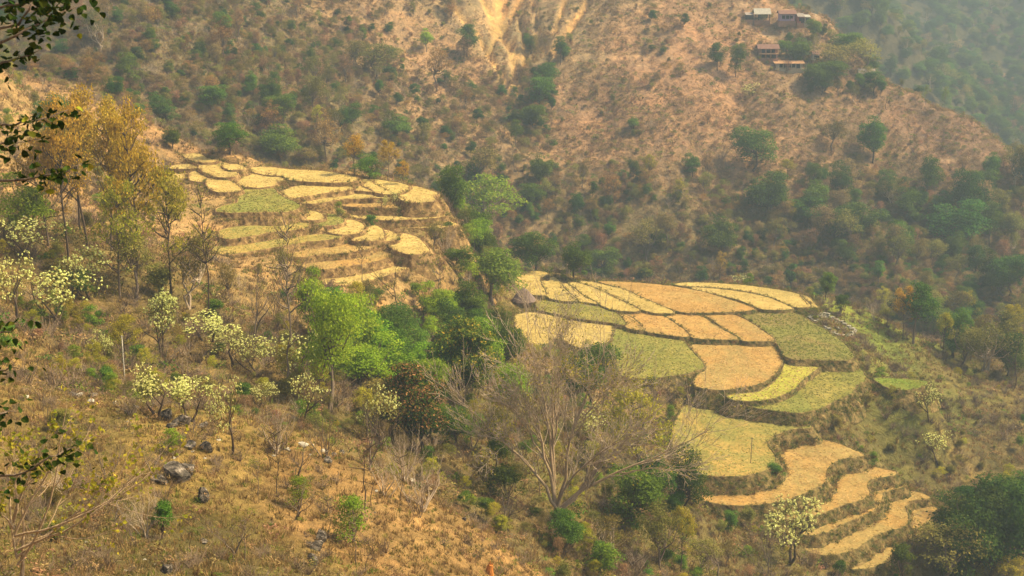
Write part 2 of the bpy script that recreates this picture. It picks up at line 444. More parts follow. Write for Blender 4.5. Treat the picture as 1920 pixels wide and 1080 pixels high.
# ------------------------------------------------------------------ the ground: one height field through surveyed points
CTRL = [(0,0,-2.4),(-9,0,1),(9,0,-7),(0,-30,3),(-20,22,-6),(14,25,-24),(0,22,-17),(-40,60,-14),(-60,110,-12),(-90,200,0),(60,60,-60),(90,120,-88),(40,100,-62),(-45,-40,12),(45,-40,-14)]
def cy(*pts):
    for px, py, Y in pts: CTRL.append(tuple(at_y(px, py, Y)))
def ch(*pts):
    for px, Y, z in pts: CTRL.append(((px - 960) / F * (Y * CP - z * -SP if False else (Y * CP + z * SP)), Y, z))
cy((0,1080,46),(300,1080,49),(600,1080,55),(850,1080,66),(1000,1080,75),(0,900,62),(300,900,64),(600,900,72),(750,960,73),
   (0,728,80),(150,745,80),(300,762,81),(450,790,82),(600,832,82),(700,872,81),(800,922,80),(900,990,78))
ch((300,92,-34.2),(600,94,-39.5),(800,95,-45),(0,90,-30),(1000,92,-48),(450,93,-36.5),(700,94,-42))
cy((300,700,110),(300,600,125),(300,500,140),(150,450,140),(0,450,130),(0,600,112),(150,650,106),(500,700,118),(600,780,112),
   (450,620,128),(600,640,140),(500,540,150),(700,580,158),(850,570,174),(930,592,192),(760,700,140),(750,820,118),(880,700,155),
   (900,800,135),(1000,850,130),(1045,985,115),(1000,720,165),(1150,800,150),(1250,900,140),(1300,1040,128),(1100,1075,108),(950,1075,96),
   (1450,1040,137),(1600,1085,140),(1750,1080,146),(1900,1080,148),(1750,930,165),(1900,950,165),(1650,860,172),(1780,850,176),(1900,840,182),
   (1620,780,182),(1740,790,184),(1850,720,205),(1760,690,205),(1660,660,205),(1600,570,220),(1700,630,214),(1790,690,212),(1640,600,217),(1900,640,226),
   (300,262,222),(250,215,228),(400,272,222),(200,185,235),(0,150,215),(0,300,165),(150,300,190),(200,400,165),(370,280,220))
ch((620,236,-52),(850,235,-62),(450,240,-45),(300,250,-40),(900,265,-82),(1200,275,-92),(1500,280,-98),(1750,262,-98),(1100,248,-76),(1350,248,-76),(1550,240,-78),(1900,255,-100),
   (600,256,-64),(350,264,-50),(150,266,-38),(0,252,-28),(980,228,-66))
cy((1000,500,312),(1300,500,318),(1600,500,322),(1900,560,300),(1900,450,335),(1700,600,285),(800,300,320),(600,250,305),(400,150,305),(200,50,300),(0,0,300),
   (400,0,345),(700,100,370),(700,0,395),(950,250,357),(950,100,397),(950,0,422),(1150,200,368),(1150,50,398),(1150,350,340),(1400,300,355),(1400,150,385),
   (1450,30,410),(1350,0,415),(1540,25,412),(1600,140,392),(1650,250,370),(1800,350,350),(1700,170,388),(1800,215,378),(1870,258,370),(1920,300,362),(2100,400,350),
   (700,200,340),(850,50,400),(1050,50,402),(900,380,322),(1250,420,330),(1500,400,340),(1700,420,342),(200,150,262),(550,80,345))
ch((1540,446,-50),(1700,428,-72),(1800,418,-84),(1920,405,-94),(2150,395,-104),(1700,520,-125),(1900,520,-135),(1540,530,-110),(2200,520,-140),(1400,480,-8),(1450,560,-70))
cy((950,-150,452),(400,-150,395),(0,-200,370),(1350,-120,440),(700,-150,420),(-300,-100,330),(-300,150,230),(-300,350,150),
   (1600,60,720),(1750,150,700),(1900,100,780),(1900,0,860),(1700,0,840),(1900,250,640),(1920,-60,930),(1600,-60,920),(2200,100,760))
for X, Y, z in ((-200,600,34),(0,600,30),(150,640,-20),(-400,500,30),(-500,900,36),(0,1000,36),(400,1000,30),(700,1000,30),(900,1350,36),(-900,1350,36),(0,1350,38),(520,600,-60),(300,300,-90),(300,180,-105),(-300,250,20),(-350,100,10),(250,60,-110)):
    CTRL.append((X, Y, z))
cy((862,440,212),(885,500,210),(855,395,224),(845,520,190))
CT = np.array(CTRL, float)
fp = []
for f in FIELDS:
    P = f['W'][:: max(1, len(f['W']) // 7)]
    fp.append(np.c_[P, np.full(len(P), f['z'] - .25)])
CT = np.vstack([CT, *fp])
def kern(d2): return np.sqrt(d2 + 36.0)
d2 = ((CT[:, None, :2] - CT[None, :, :2]) ** 2).sum(-1)
A = kern(d2)
A[np.diag_indices(len(CT))] -= 0.35           # slight smoothing
n_c = len(CT)
P1 = np.c_[np.ones(n_c), CT[:, :2] / 300]
big = np.block([[A, P1], [P1.T, np.zeros((3, 3))]])
sol = np.linalg.lstsq(big, np.r_[CT[:, 2], 0, 0, 0], rcond=None)[0]
def base_height(X, Y):
    X = X.ravel(); Y = Y.ravel()
    out = np.empty(len(X))
    for i in range(0, len(X), 40000):
        x = X[i:i + 40000]; y = Y[i:i + 40000]
        k = kern((x[:, None] - CT[None, :, 0]) ** 2 + (y[:, None] - CT[None, :, 1]) ** 2)
        out[i:i + 40000] = k @ sol[:n_c] + np.c_[np.ones(len(x)), x / 300, y / 300] @ sol[n_c:]
    return out
LAT = rng.random((256, 256))
def vnoise(x, y):
    xi = np.floor(x).astype(int); yi = np.floor(y).astype(int)
    fx = x - xi; fy = y - yi
    fx = fx * fx * (3 - 2 * fx); fy = fy * fy * (3 - 2 * fy)
    a = LAT[xi & 255, yi & 255]; b = LAT[(xi + 1) & 255, yi & 255]; c = LAT[xi & 255, (yi + 1) & 255]; d = LAT[(xi + 1) & 255, (yi + 1) & 255]
    return (a * (1 - fx) + b * fx) * (1 - fy) + (c * (1 - fx) + d * fx) * fy - .5
def fbm(x, y, o=4):
    s = 0; a = 1.0
    for i in range(o):
        s = s + a * vnoise(x + 17.3 * i, y + 9.1 * i); x = x * 2.03; y = y * 2.03; a *= .5
    return s
# rows (Y) and columns (u): X = u * (Y + 60)
yr = [-50.0]
while yr[-1] < 1400:
    y = yr[-1]
    yr.append(y + (1.6 if y < 38 else max(.45, .0030 * y) if y < 245 else .0045 * y if y < 470 else .012 * y))
YR = np.array(yr)
uc = np.linspace(-.40, .40, 400)
ext = np.array([.42, .45, .49, .54, .6, .68, .8])
UC = np.concatenate([-ext[::-1], uc, ext])
GU, GY = np.meshgrid(UC, YR)
GX = GU * (GY + 60)
GZ = base_height(GX, GY).reshape(GX.shape)
far = np.clip((GY - 250) / 60, 0, 1)
GZ += (1 - far) * (fbm(GX / 7, GY / 7) * .75 + fbm(GX / 1.7, GY / 1.7, 3) * .25) + far * (fbm(GX / 26, GY / 42) * 6 + fbm(GX / 6, GY / 9) * 1.6)
GZ = np.minimum(GZ, 40 + 0.02 * GZ)
gpx, gpy = project(np.stack([GX, GY, GZ], -1))
# eroded scar and foot paths on the far hill, as strips along polylines
def strip(lines, sel):
    best = np.zeros(GX.shape)
    for wpx, pts in lines:
        for (ax, ay), (bx, by) in zip(pts[:-1], pts[1:]):
            dx, dy = bx - ax, by - ay
            t_ = np.clip(((gpx - ax) * dx + (gpy - ay) * dy) / (dx * dx + dy * dy), 0, 1)
            d = np.hypot(gpx - ax - t_ * dx, gpy - ay - t_ * dy) / wpx
            best = np.maximum(best, np.clip(1.4 - d, 0, 1))
    return best * sel
farsel = (GY > 290) & (GY < 470)
SCAR = [(14,[(938,-30),(938,20),(930,45),(936,58)]),(7,[(900,-20),(930,45)]),(6,[(985,-20),(955,35),(935,60)]),(7,[(935,55),(955,80),(966,120),(968,150),(980,178)]),
        (5,[(945,40),(925,75),(920,90)]),(4,[(975,30),(985,80),(985,120)]),(3,[(1000,0),(1010,60),(1000,110)]),(7,[(1106,-5),(1075,40),(1050,75),(1038,98)]),(4,[(1060,0),(1040,60)]),
        (4,[(960,75),(975,105)]),(5,[(838,-20),(860,20),(880,45)]),(5,[(895,60),(915,95),(930,120),(960,170)]),(4,[(1035,95),(1000,90),(965,95)])]
PATHS = [(2.2,[(1080,105),(1160,104),(1260,110)]),(2.4,[(1078,135),(1060,170),(1055,190),(1035,225),(1030,232)]),(2.5,[(1495,140),(1488,150),(1462,165)]),(2.5,[(1488,148),(1500,170)]),
         (3,[(1523,38),(1533,30),(1528,24)]),(5,[(1430,62),(1455,72)]),(5,[(1468,62),(1480,72)]),(2.2,[(1745,298),(1830,296),(1900,305)]),(3,[(1400,8),(1380,2)]),(2.5,[(1180,118),(1230,130)])]
scar = strip(SCAR, farsel)
path = strip(PATHS, farsel)
road = strip([(4,[(1868,144),(1940,148)])], (GY > 520))
GZ -= scar * (2.4 + 2.2 * fbm(GX / 2.5, GY / 6, 3))
# cut the terrain down below every terrace
zf = np.full(GX.shape, 1e9)
inf = in_fields(GX, GY, .5, zf)
GZ = np.where(inf, np.minimum(GZ, zf - .4), GZ)
def ground(x, y):
    x = np.asarray(x, float); y = np.asarray(y, float)
    r = np.clip(np.searchsorted(YR, y) - 1, 0, len(YR) - 2)
    fy = np.clip((y - YR[r]) / (YR[r + 1] - YR[r]), 0, 1)
    u = x / (y + 60)
    c = np.clip(np.searchsorted(UC, u) - 1, 0, len(UC) - 2)
    fx = np.clip((u - UC[c]) / (UC[c + 1] - UC[c]), 0, 1)
    return (GZ[r, c] * (1 - fx) + GZ[r, c + 1] * fx) * (1 - fy) + (GZ[r + 1, c] * (1 - fx) + GZ[r + 1, c + 1] * fx) * fy
def sample(arr, x, y):
    r = np.clip(np.searchsorted(YR, y), 0, len(YR) - 1); c = np.clip(np.searchsorted(UC, x / (y + 60)), 0, len(UC) - 1)
    return arr[r, c]
BARE = np.maximum(scar, path)
YS = np.geomspace(30, 1300, 5200)
def hit(px, py):
    d = ray(px, py)
    P = d[None] * (YS / d[1])[:, None]
    below = P[:, 2] < ground(P[:, 0], P[:, 1])
    i = int(np.argmax(below)) if below.any() else len(YS) - 1
    p = P[i].copy(); p[2] = float(ground(p[0], p[1]))
    return p
def stand(px, py=None, Y=None):
    """ground point seen at a pixel, or below a pixel column at distance Y"""
    if Y is None: return hit(px, py)
    x = (px - 960) / F * Y
    for _ in range(4):
        z = float(ground(x, Y)); x = (px - 960) / F * (Y * CP + z * SP)
    return np.array([x, Y, float(ground(x, Y))])

# ground cover colour: what grows or lies there, plus painted corner shade, blended between surveyed spots
COVER = [((880,470,202),(0.150,0.125,0.045)),((845,540,176),(0.200,0.140,0.050)),((905,540,192),(0.150,0.125,0.045)),((860,440,212),(0.160,0.130,0.045)),((830,500,182),(0.300,0.200,0.075)),((760,540,168),(0.300,0.200,0.080)),((930,1000,77),(0.319,0.189,0.072)),((800,1060,66),(0.302,0.176,0.068)),((850,960,79),(0.311,0.194,0.072)),((450,420,182),(0.404,0.260,0.101)),((560,480,176),(0.396,0.252,0.101)),((650,500,172),(0.404,0.260,0.105)),((700,380,202),(0.387,0.244,0.097)),((560,400,188),(0.396,0.252,0.101)),((760,470,182),(0.404,0.260,0.101)),((420,330,210),(0.396,0.252,0.101)),((330,330,212),(0.361,0.227,0.092)),((650,345,206),(0.396,0.260,0.101)),((780,400,200),(0.361,0.227,0.092)),
  ((300,900,64),(0.200,0.139,0.042)),((600,880,76),(0.237,0.169,0.051)),((800,1000,74),(0.222,0.139,0.051)),((100,800,74),(0.178,0.127,0.042)),((0,1000,50),(0.126,0.097,0.037)),((400,760,82),(0.252,0.194,0.058)),  # spots toward the lower left are darker: vignette and shading put into the colour
  ((300,650,116),(0.171,0.124,0.046)),((450,650,125),(0.198,0.134,0.051)),((200,520,135),(0.153,0.119,0.041)),((600,700,130),(0.162,0.130,0.046)),((850,760,140),(0.135,0.114,0.037)),((1050,900,125),(0.144,0.119,0.037)),((900,880,110),(0.180,0.130,0.051)),
  ((500,450,178),(0.360,0.200,0.080)),((700,470,195),(0.360,0.210,0.080)),((350,300,212),(0.400,0.250,0.100)),((600,520,178),(0.360,0.220,0.080)),((800,440,205),(0.300,0.200,0.080)),((880,590,192),(0.330,0.190,0.090)),((320,250,224),(0.330,0.190,0.080)),
  ((1200,640,200),(0.220,0.190,0.050)),((1500,760,180),(0.200,0.145,0.050)),((1450,900,158),(0.180,0.134,0.046)),((1600,600,216),(0.180,0.220,0.035)),((1700,650,208),(0.180,0.220,0.035)),((1650,690,200),(0.210,0.180,0.050)),((1580,800,180),(0.190,0.190,0.040)),((1680,760,190),(0.180,0.200,0.040)),
  ((1750,820,180),(0.180,0.130,0.050)),((1850,830,182),(0.160,0.110,0.045)),((1800,740,200),(0.150,0.110,0.045)),((1750,920,167),(0.153,0.114,0.046)),((1850,660,215),(0.140,0.100,0.045)),((1400,1050,136),(0.135,0.109,0.041)),
  ((1100,200,372),(0.365,0.213,0.111)),((1300,150,385),(0.365,0.213,0.111)),((1250,300,355),(0.331,0.196,0.099)),((1450,250,368),(0.342,0.207,0.105)),((1750,270,370),(0.265,0.160,0.092)),((1600,350,352),(0.276,0.172,0.086)),((1850,330,356),(0.242,0.148,0.086)),
  ((800,150,372),(0.365,0.226,0.111)),((600,100,350),(0.187,0.137,0.068)),((300,60,310),(0.155,0.119,0.062)),((100,150,260),(0.210,0.148,0.074)),((100,40,300),(0.166,0.124,0.062)),((500,200,310),(0.176,0.137,0.062)),((700,270,325),(0.221,0.160,0.074)),((950,330,335),(0.265,0.178,0.086)),
  ((1000,100,397),(0.376,0.261,0.123)),((880,220,355),(0.353,0.226,0.111)),((1200,450,322),(0.199,0.154,0.068)),((1500,470,325),(0.187,0.142,0.062)),((1800,500,320),(0.121,0.100,0.050)),((1700,420,342),(0.166,0.130,0.062)),
  ((1600,80,715),(0.050,0.050,0.023)),((1750,130,710),(0.149,0.112,0.066)),((1850,60,800),(0.074,0.066,0.030)),((1900,230,650),(0.087,0.073,0.036)),((1780,90,740),(0.093,0.079,0.036))]
CP_ = np.array([at_y(a, b, c) for (a, b, c), _ in COVER])
CC_ = np.array([c for _, c in COVER])
gx = GX + fbm(GX / 14, GY / 14) * 14; gy = GY + fbm(GX / 14 + 40, GY / 14) * 14
num = np.zeros(GX.shape + (3,)); den = np.zeros(GX.shape)
for p, c in zip(CP_, CC_):
    wgt = 1 / ((((gx - p[0]) ** 2 + (gy - p[1]) ** 2) / (8 + .06 * p[1]) ** 2) + .15) ** 2
    num += wgt[..., None] * c; den += wgt
GC = num / den[..., None]
sc_n = np.clip(scar * (1.35 + fbm(gpx / 7, gpy / 12) * 1.3), 0, 1)[..., None]
GC = GC * (1 - sc_n) + np.array([.62, .37, .13]) * sc_n
pn = np.clip(np.maximum(path * .8, road), 0, 1)[..., None]
GC = GC * (1 - pn) + np.array([.5, .33, .17]) * pn
r_, c_ = GX.shape
ii = np.arange(r_ - 1)[:, None] * c_; jj = np.arange(c_ - 1)[None]
quads = np.stack([ii + jj, ii + jj + 1, ii + c_ + jj + 1, ii + c_ + jj], -1).reshape(-1, 4)
def ground_mat():
    m, t, out = mat_new('ground_cover')
    a = N(t, 'ShaderNodeAttribute', attribute_name='cover')
    n1 = noise(t, .5, 8, .72, wpos(t), .8)
    n2 = noise(t, .06, 6, .68, wpos(t, (1, .6, 1)), 1.2)
    n3 = noise(t, 4, 3, .7, wpos(t))
    c = mix(t, 1.0, a.outputs['Color'], ramp(t, n1, [(.25, (.42, .42, .46)), (.5, (.95, .95, .95)), (.75, (1.6, 1.5, 1.4))]), 'MULTIPLY')
    c = mix(t, 1.0, c, ramp(t, n2, [(.3, (.66, .74, .7)), (.5, (1, 1, 1)), (.7, (1.35, 1.22, 1.1))]), 'MULTIPLY')
    c = mix(t, .6, c, ramp(t, n3, [(.3, (.6, .6, .6)), (.7, (1.35, 1.35, 1.3))]), 'MULTIPLY')
    diffuse(t, out, c, bump(t, n1, .9, .8))
    return m
M['ground'] = ground_mat()
gm = mesh_np('ground', np.stack([GX, GY, GZ], -1).reshape(-1, 3), None, quads, [M['ground']],
             {'cover': ('POINT', 'FLOAT_COLOR', np.c_[GC.reshape(-1, 3), np.ones(GX.size)])}, True)
set_props(link('ground', gm), 'dry hillsides and valley ground falling towards the right', kind='structure')

# ------------------------------------------------------------------ fields: flat top, earthen bank with a rim, stubble
def build_field(f):
    W, z = f['W'], f['z']
    n = len(W)
    me = bpy.data.meshes.new('terrace_field')
    wob = rng.normal(0, .05, n)
    Wi = offset(W, wob)
    V = [(x, y, z) for x, y in Wi]
    me.from_pydata(V, [], [list(range(n))])
    me.materials.append(M['f_' + f['key']])
    fo = link('terrace_field', me)
    set_props(fo, kind='structure')
    s = np.arange(n)
    h1 = .09 + .07 * np.convolve(rng.normal(0, 1, n), np.ones(3) / 3, 'same') * .6
    big_n = fbm(W[:, 0] / 1.1, W[:, 1] / 1.1, 3)
    rings = [np.c_[offset(W, -.10 + wob), np.full(n, z - .05)],
             np.c_[offset(W, .04 + wob), z + h1 * .9],
             np.c_[offset(W, .17 + wob), z + h1 * .6],
             np.c_[offset(W, .36 + big_n * .25), z - .42 + rng.normal(0, .06, n)],
             np.c_[offset(W, .78 + big_n * .55), z - 1.0 + rng.normal(0, .08, n)],
             np.c_[offset(W, 1.35 + big_n * .6), z - 1.8 + rng.normal(0, .08, n)],
             np.c_[offset(W, 1.9), np.full(n, z - 3.2)]]
    V = np.concatenate(rings)
    q = []
    a = np.arange(n); b = (a + 1) % n
    for k in range(len(rings) - 1):
        q.append(np.stack([k * n + a, (k + 1) * n + a, (k + 1) * n + b, k * n + b], 1))
    bm_ = mesh_np('bank', V, None, np.concatenate(q), [M['bank_red'] if f['upper'] else M['bank']])
    link('bank', bm_, fo)
    # stubble rows
    mn, mx = W.min(0), W.max(0)
    area = abs(0.5 * np.sum(W[:, 0] * np.roll(W[:, 1], -1) - W[:, 1] * np.roll(W[:, 0], -1)))
    m = int(area * 16)
    rr = np.random.default_rng(int(abs(z * 1000)) + n)
    X = rr.uniform(mn[0], mx[0], int(m * (np.prod(mx - mn) / max(area, .1)))); Y = rr.uniform(mn[1], mx[1], len(X))
    k = in_poly(X, Y, offset(W, -.12))
    X, Y = X[k], Y[k]
    k = fbm(X / 2.3, Y / 2.3, 3) + rr.uniform(-.6, .6, len(X)) > -.45
    X, Y = X[k], Y[k]
    if len(X) < 5: return
    m = len(X)
    th = rr.uniform(0, math.pi, m); hh = rr.uniform(.03, .11, m) * (1.7 if f['key'] in ('yellow', 'lush', 'green', 'brown') else 1); wd = rr.uniform(.06, .13, m)
    base = np.c_[X, Y, np.full(m, z + .004)]
    dx = np.c_[np.cos(th), np.sin(th), np.zeros(m)] * wd[:, None]
    tip = base + np.c_[rr.normal(0, .13, m), rr.normal(0, .13, m), hh * .55]
    V = np.stack([base - dx, base + dx, tip + dx * .6, tip - dx * .6], 1).reshape(-1, 3)
    Q = np.arange(4 * m).reshape(-1, 4)
    sm = mesh_np('stubble', V, None, Q, [M[FIELD[f['key']][1]]], {'tint': ('FACE', 'FLOAT', rr.random(m))})
    set_props(link('stubble', sm, fo), kind='stuff')
for f in FIELDS: build_field(f)

# ------------------------------------------------------------------ leaf clouds
def leaf_quads(C, Nrm, size, r, aspect=.55):
    """folded leaf blades at C facing Nrm; returns verts, quads"""
    n = len(C)
    Nrm = Nrm / (np.linalg.norm(Nrm, axis=1)[:, None] + 1e-9)
    rd = r.normal(0, 1, (n, 3))
    A = np.cross(Nrm, rd); A /= np.linalg.norm(A, axis=1)[:, None] + 1e-9
    B = np.cross(Nrm, A)
    s = size[:, None] if isinstance(size, np.ndarray) else size
    V = np.stack([C - A * s * .5, C + B * s * aspect * .5 + Nrm * s * .08, C + A * s * .5, C - B * s * aspect * .5 + Nrm * s * .08], 1)
    return V.reshape(-1, 3), np.arange(4 * n).reshape(-1, 4)
def rdir(r, n):
    d = r.normal(0, 1, (n, 3))
    return d / np.linalg.norm(d, axis=1)[:, None]
def leaf_mesh(name, C, Nn, size, tint, mat, r, aspect=.55):
    V, Q = leaf_quads(C, Nn, size, r, aspect)
    return mesh_np(name, V, None, Q, [mat], {'tint': ('FACE', 'FLOAT', np.clip(tint, 0, 1))})
def grow(r, p, d, L, rad, depth, out, tips, up=.25, nch=(2, 4), ang=(.35, .8), wob=.16, shrink=.66, seg=5, first=.35):
    pts = [np.array(p, float)]; d = np.array(d, float)
    for k in range(seg):
        d = d + r.normal(0, wob, 3) + np.array([0, 0, up * .25]); d /= np.linalg.norm(d)
        pts.append(pts[-1] + d * L / seg)
    P = np.array(pts)
    R = np.linspace(rad, rad * (.5 if depth > 0 else .25), len(P))
    out.append((P, R, depth))
    if depth == 0:
        tips.append((P[-1], d)); tips.append((P[seg // 2 + 1], d)); return
    for _ in range(r.integers(nch[0], nch[1] + 1)):
        f_ = r.uniform(first, 1.0)
        i = min(int(f_ * seg), seg - 1)
        q = P[i] + (P[i + 1] - P[i]) * (f_ * seg - i)
        a = r.uniform(*ang)
        ax = np.cross(d, r.normal(0, 1, 3)); ax /= np.linalg.norm(ax) + 1e-9
        dd = d * math.cos(a) + np.cross(ax, d) * math.sin(a)
        grow(r, q, dd, L * shrink * r.uniform(.75, 1.2), R[i] * .6, depth - 1, out, tips, up, nch, ang, wob, shrink, seg, first)
    grow(r, P[-1], d, L * shrink, R[-1] * .9, depth - 1, out, tips, up, nch, ang, wob, shrink, seg, first)
def wood_mesh(name, br, mat, sides=(3, 4, 5, 6, 7)):
    mb = MB()
    for P, R, dep in br: mb.tube(P, R, sides[min(dep, 4)], cap=False)
    return mb.mesh(name, [mat], True)
def normalise(br, tips, C=None):
    """scale wood (and tips) to height 1 and width 1"""
    A = np.concatenate([b[0] for b in br])
    h = A[:, 2].max(); wd = max(np.ptp(A[:, 0]), np.ptp(A[:, 1]))
    S = np.array([1 / wd, 1 / wd, 1 / h])
    return [(P * S, R * (S[0] + S[2]) / 2, d) for P, R, d in br], [(p * S, d) for p, d in tips]

def proto_broad(seed, mat, bark, lobes=34, per=100, trunk=.26, zc=.53, rz=.42, leaf=.034, lr=(.09, .16), tight=.6, stems=1, aspect=.55, tipcol=False):
    r = np.random.default_rng(seed)
    lobes = int(lobes * 1.35); leaf *= .92; per *= 1.6
    Cn = rdir(r, lobes)
    Cn[:, 2] = np.where(Cn[:, 2] < -.75, -Cn[:, 2], Cn[:, 2])
    rr_ = r.uniform(.55, 1, lobes) ** .5
    nsub = 5
    sub = rdir(r, nsub) * r.uniform(.5, 1, (nsub, 1)) * np.array([.2, .2, rz * .55]); sub[0] = 0
    srad = r.uniform(.17, .27, nsub); srad[0] = .27
    ks = r.integers(0, nsub, lobes)
    Lc = sub[ks] + Cn * rr_[:, None] * srad[ks][:, None] * np.array([1, 1, rz / .36]) * r.uniform(.8, 1.1, (lobes, 1)) + np.array([0, 0, zc])
    Lr = r.uniform(*lr, lobes)
    br = []
    for s_ in range(stems):
        b0 = np.array([r.normal(0, .03), r.normal(0, .03), -.03]) if stems > 1 else np.array([0, 0, -.03])
        t1 = np.array([r.normal(0, .03), r.normal(0, .03), trunk * .5]); t2 = np.array([r.normal(0, .05), r.normal(0, .05), trunk])
        t3 = t2 + np.array([r.normal(0, .05), r.normal(0, .05), .25])
        br.append((np.array([b0, t1, t2, t3]), np.array([.026, .02, .017, .008]) / stems ** .4, 3))
        for k in range(s_, lobes, max(1, 2 * stems)):
            m_ = (t2 + Lc[k]) / 2 + np.array([0, 0, -.03]) + r.normal(0, .02, 3)
            br.append((np.array([t2 + (t3 - t2) * r.random() * .6, m_, Lc[k]]), np.array([.011, .007, .003]), 1))
    C = []; Nn = []; ti = []
    for c, R in zip(Lc, Lr):
        n = int(per * (R / .125) ** 2)
        d = rdir(r, n); d[:, 2] = np.where((d[:, 2] < -.2) & (r.random(n) < .7), -d[:, 2], d[:, 2])
        rad = R * (tight + (1 - tight) * r.random(n) ** .5) * (1 + .25 * r.normal(0, 1, n) * .5)
        C.append(c + d * rad[:, None] * np.array([1.1, 1.1, .72])); Nn.append(d * .7 + r.normal(0, .45, (n, 3)) + np.array([0, 0, .35]))
        if tipcol: ti.append(np.clip(.25 + .3 * d[:, 2] + .22 * r.normal(0, 1, n) + .3 * (r.random(n) < .25), 0, 1))
        else: ti.append(np.clip(r.normal(.45, .2, n) + r.normal(0, .12), 0, 1))
    C = np.concatenate(C); Nn = np.concatenate(Nn); ti = np.concatenate(ti)
    size = leaf * r.uniform(.7, 1.35, len(C))
    return {'trunk': wood_mesh('trunk', br, M[bark]), 'crown': leaf_mesh('crown', C, Nn, size, ti, M[mat], r, aspect)}
def proto_tall(seed, mat, bark, per=16, leaf=.022, start=.3, spread=.5, nb=26, droop=.0):
    """tall straight stem, side limbs, sparse leaves in groups"""
    r = np.random.default_rng(seed)
    per = int(per * 1.1); leaf *= 1.0
    k = np.linspace(0, 1, 9)
    P = np.c_[np.cumsum(r.normal(0, .012, 9)), np.cumsum(r.normal(0, .012, 9)), -.02 + k * .97]
    br = [(P, .013 * (1 - k * .85), 4)]; tips = []
    for b in range(nb):
        z = r.uniform(start, .95)
        p = np.array([np.interp(z, P[:, 2], P[:, 0]), np.interp(z, P[:, 2], P[:, 1]), z])
        a = r.uniform(0, 6.28)
        L = spread * (1.05 - z) * r.uniform(.35, .62) + .07
        d = np.array([math.cos(a), math.sin(a), r.uniform(.35, 1.0)]); d /= np.linalg.norm(d)
        grow(r, p, d, L, .0055, 1, br, tips, .3 - droop, (2, 4), (.3, .8), .16, .6, 4)
    C = []; Nn = []
    for p, d in tips:
        n = r.integers(per // 2, per * 2)
        o = r.normal(0, 1, (n, 3)) * np.array([.028, .028, .022])
        C.append(p + o); Nn.append(o * 8 + r.normal(0, .6, (n, 3)) + np.array([0, 0, .4]))
    C = np.concatenate(C); Nn = np.concatenate(Nn)
    lo = np.clip((C[:, 2] - .35) * .3, -.1, .2)
    ti = r.normal(.5, .22, len(C)) + lo
    S = np.array([1 / max(np.ptp(C[:, 0]), np.ptp(C[:, 1])) * 1.0] * 2 + [1])
    C = C * S
    br = [(P * S, R * 1.3, d) for P, R, d in br]
    return {'trunk': wood_mesh('trunk', br, M[bark]), 'crown': leaf_mesh('crown', C, Nn, leaf * r.uniform(.7, 1.4, len(C)) * np.ones(len(C)), ti, M[mat], r, .7)}
def proto_white(seed, clusters=190, greens=900, split=.35):
    r = np.random.default_rng(seed); clusters = int(clusters * 1.7)
    br = []; tips = []
    for s_ in range(r.integers(1, 3)):
        grow(r, (r.normal(0, .02), r.normal(0, .02), -.03), (r.normal(0, .18), r.normal(0, .18), 1), .42, .018, 3, br, tips, .5, (2, 3), (.3, .7), .13, .66, 4, .5)
    br, tips = normalise(br, tips)
    nl = 11
    Lc = np.concatenate([np.array([t[0] for t in tips])[r.integers(0, len(tips), 4)], rdir(r, nl - 4) * np.array([.32, .32, .26]) * r.uniform(.5, 1, (nl - 4, 1)) + [0, 0, .62]])
    Lr = r.uniform(.12, .2, nl)
    k = r.integers(0, nl, clusters)
    d = rdir(r, clusters); d[:, 2] = np.where((d[:, 2] < -.1) & (r.random(clusters) < .75), -d[:, 2], d[:, 2])
    T = Lc[k] + d * Lr[k][:, None] * r.uniform(.7, 1.05, (clusters, 1)) * [1.1, 1.1, 1.2]
    C = []; Nn = []; ti = []
    for p, dd in zip(T, d):
        n = r.integers(4, 11)
        o = rdir(r, n) * r.uniform(.3, 1, (n, 1)) * .019
        C.append(p + o); Nn.append(o * 20 + dd * .5 + r.normal(0, .4, (n, 3)) + [0, 0, .3]); ti.append(r.normal(.55, .25, n))
    C = np.concatenate(C); Nn = np.concatenate(Nn); ti = np.concatenate(ti)
    res = {'trunk': wood_mesh('trunk', br, M['bark_dark']), 'blossoms': leaf_mesh('blossoms', C, Nn, .024 * r.uniform(.7, 1.3, len(C)), ti, M['blossom'], r, .8)}
    k = r.integers(0, nl, greens)
    G = Lc[k] + rdir(r, greens) * Lr[k][:, None] * r.uniform(.3, 1, (greens, 1)) * [1.1, 1.1, 1.2]
    res['leaves'] = leaf_mesh('leaves', G, r.normal(0, 1, (greens, 3)) + [0, 0, .5], .04 * r.uniform(.7, 1.4, greens), r.normal(.5, .25, greens), M['olive'], r)
    return res
def proto_bare(seed, bark, depth=4, L=.34, rad=.016, leaves=0, lmat='limeyel', d0=None, up=.35, stems=1, ang=(.3, .75), nch=(2, 3), lean=.15, leaf=.012, shrink=.68, first=.35):
    r = np.random.default_rng(seed)
    br = []; tips = []
    for s_ in range(stems):
        d = np.array([r.normal(0, lean), r.normal(0, lean), 1])
        grow(r, (r.normal(0, .02), r.normal(0, .02), -.03), d, L, rad, depth, br, tips, up, nch, ang, .13, shrink, 5, first)
    br, tips = normalise(br, tips)
    res = {'trunk': wood_mesh('trunk', br, M[bark])}
    if leaves:
        T = np.array([t[0] for t in tips])
        C = T[r.integers(0, len(T), leaves)] + r.normal(0, .014, (leaves, 3))
        res['leaves'] = leaf_mesh('leaves', C, r.normal(0, 1, (leaves, 3)) + [0, 0, .5], leaf * r.uniform(.7, 1.5, leaves), r.normal(.5, .25, leaves), M[lmat], r, .7)
    return res
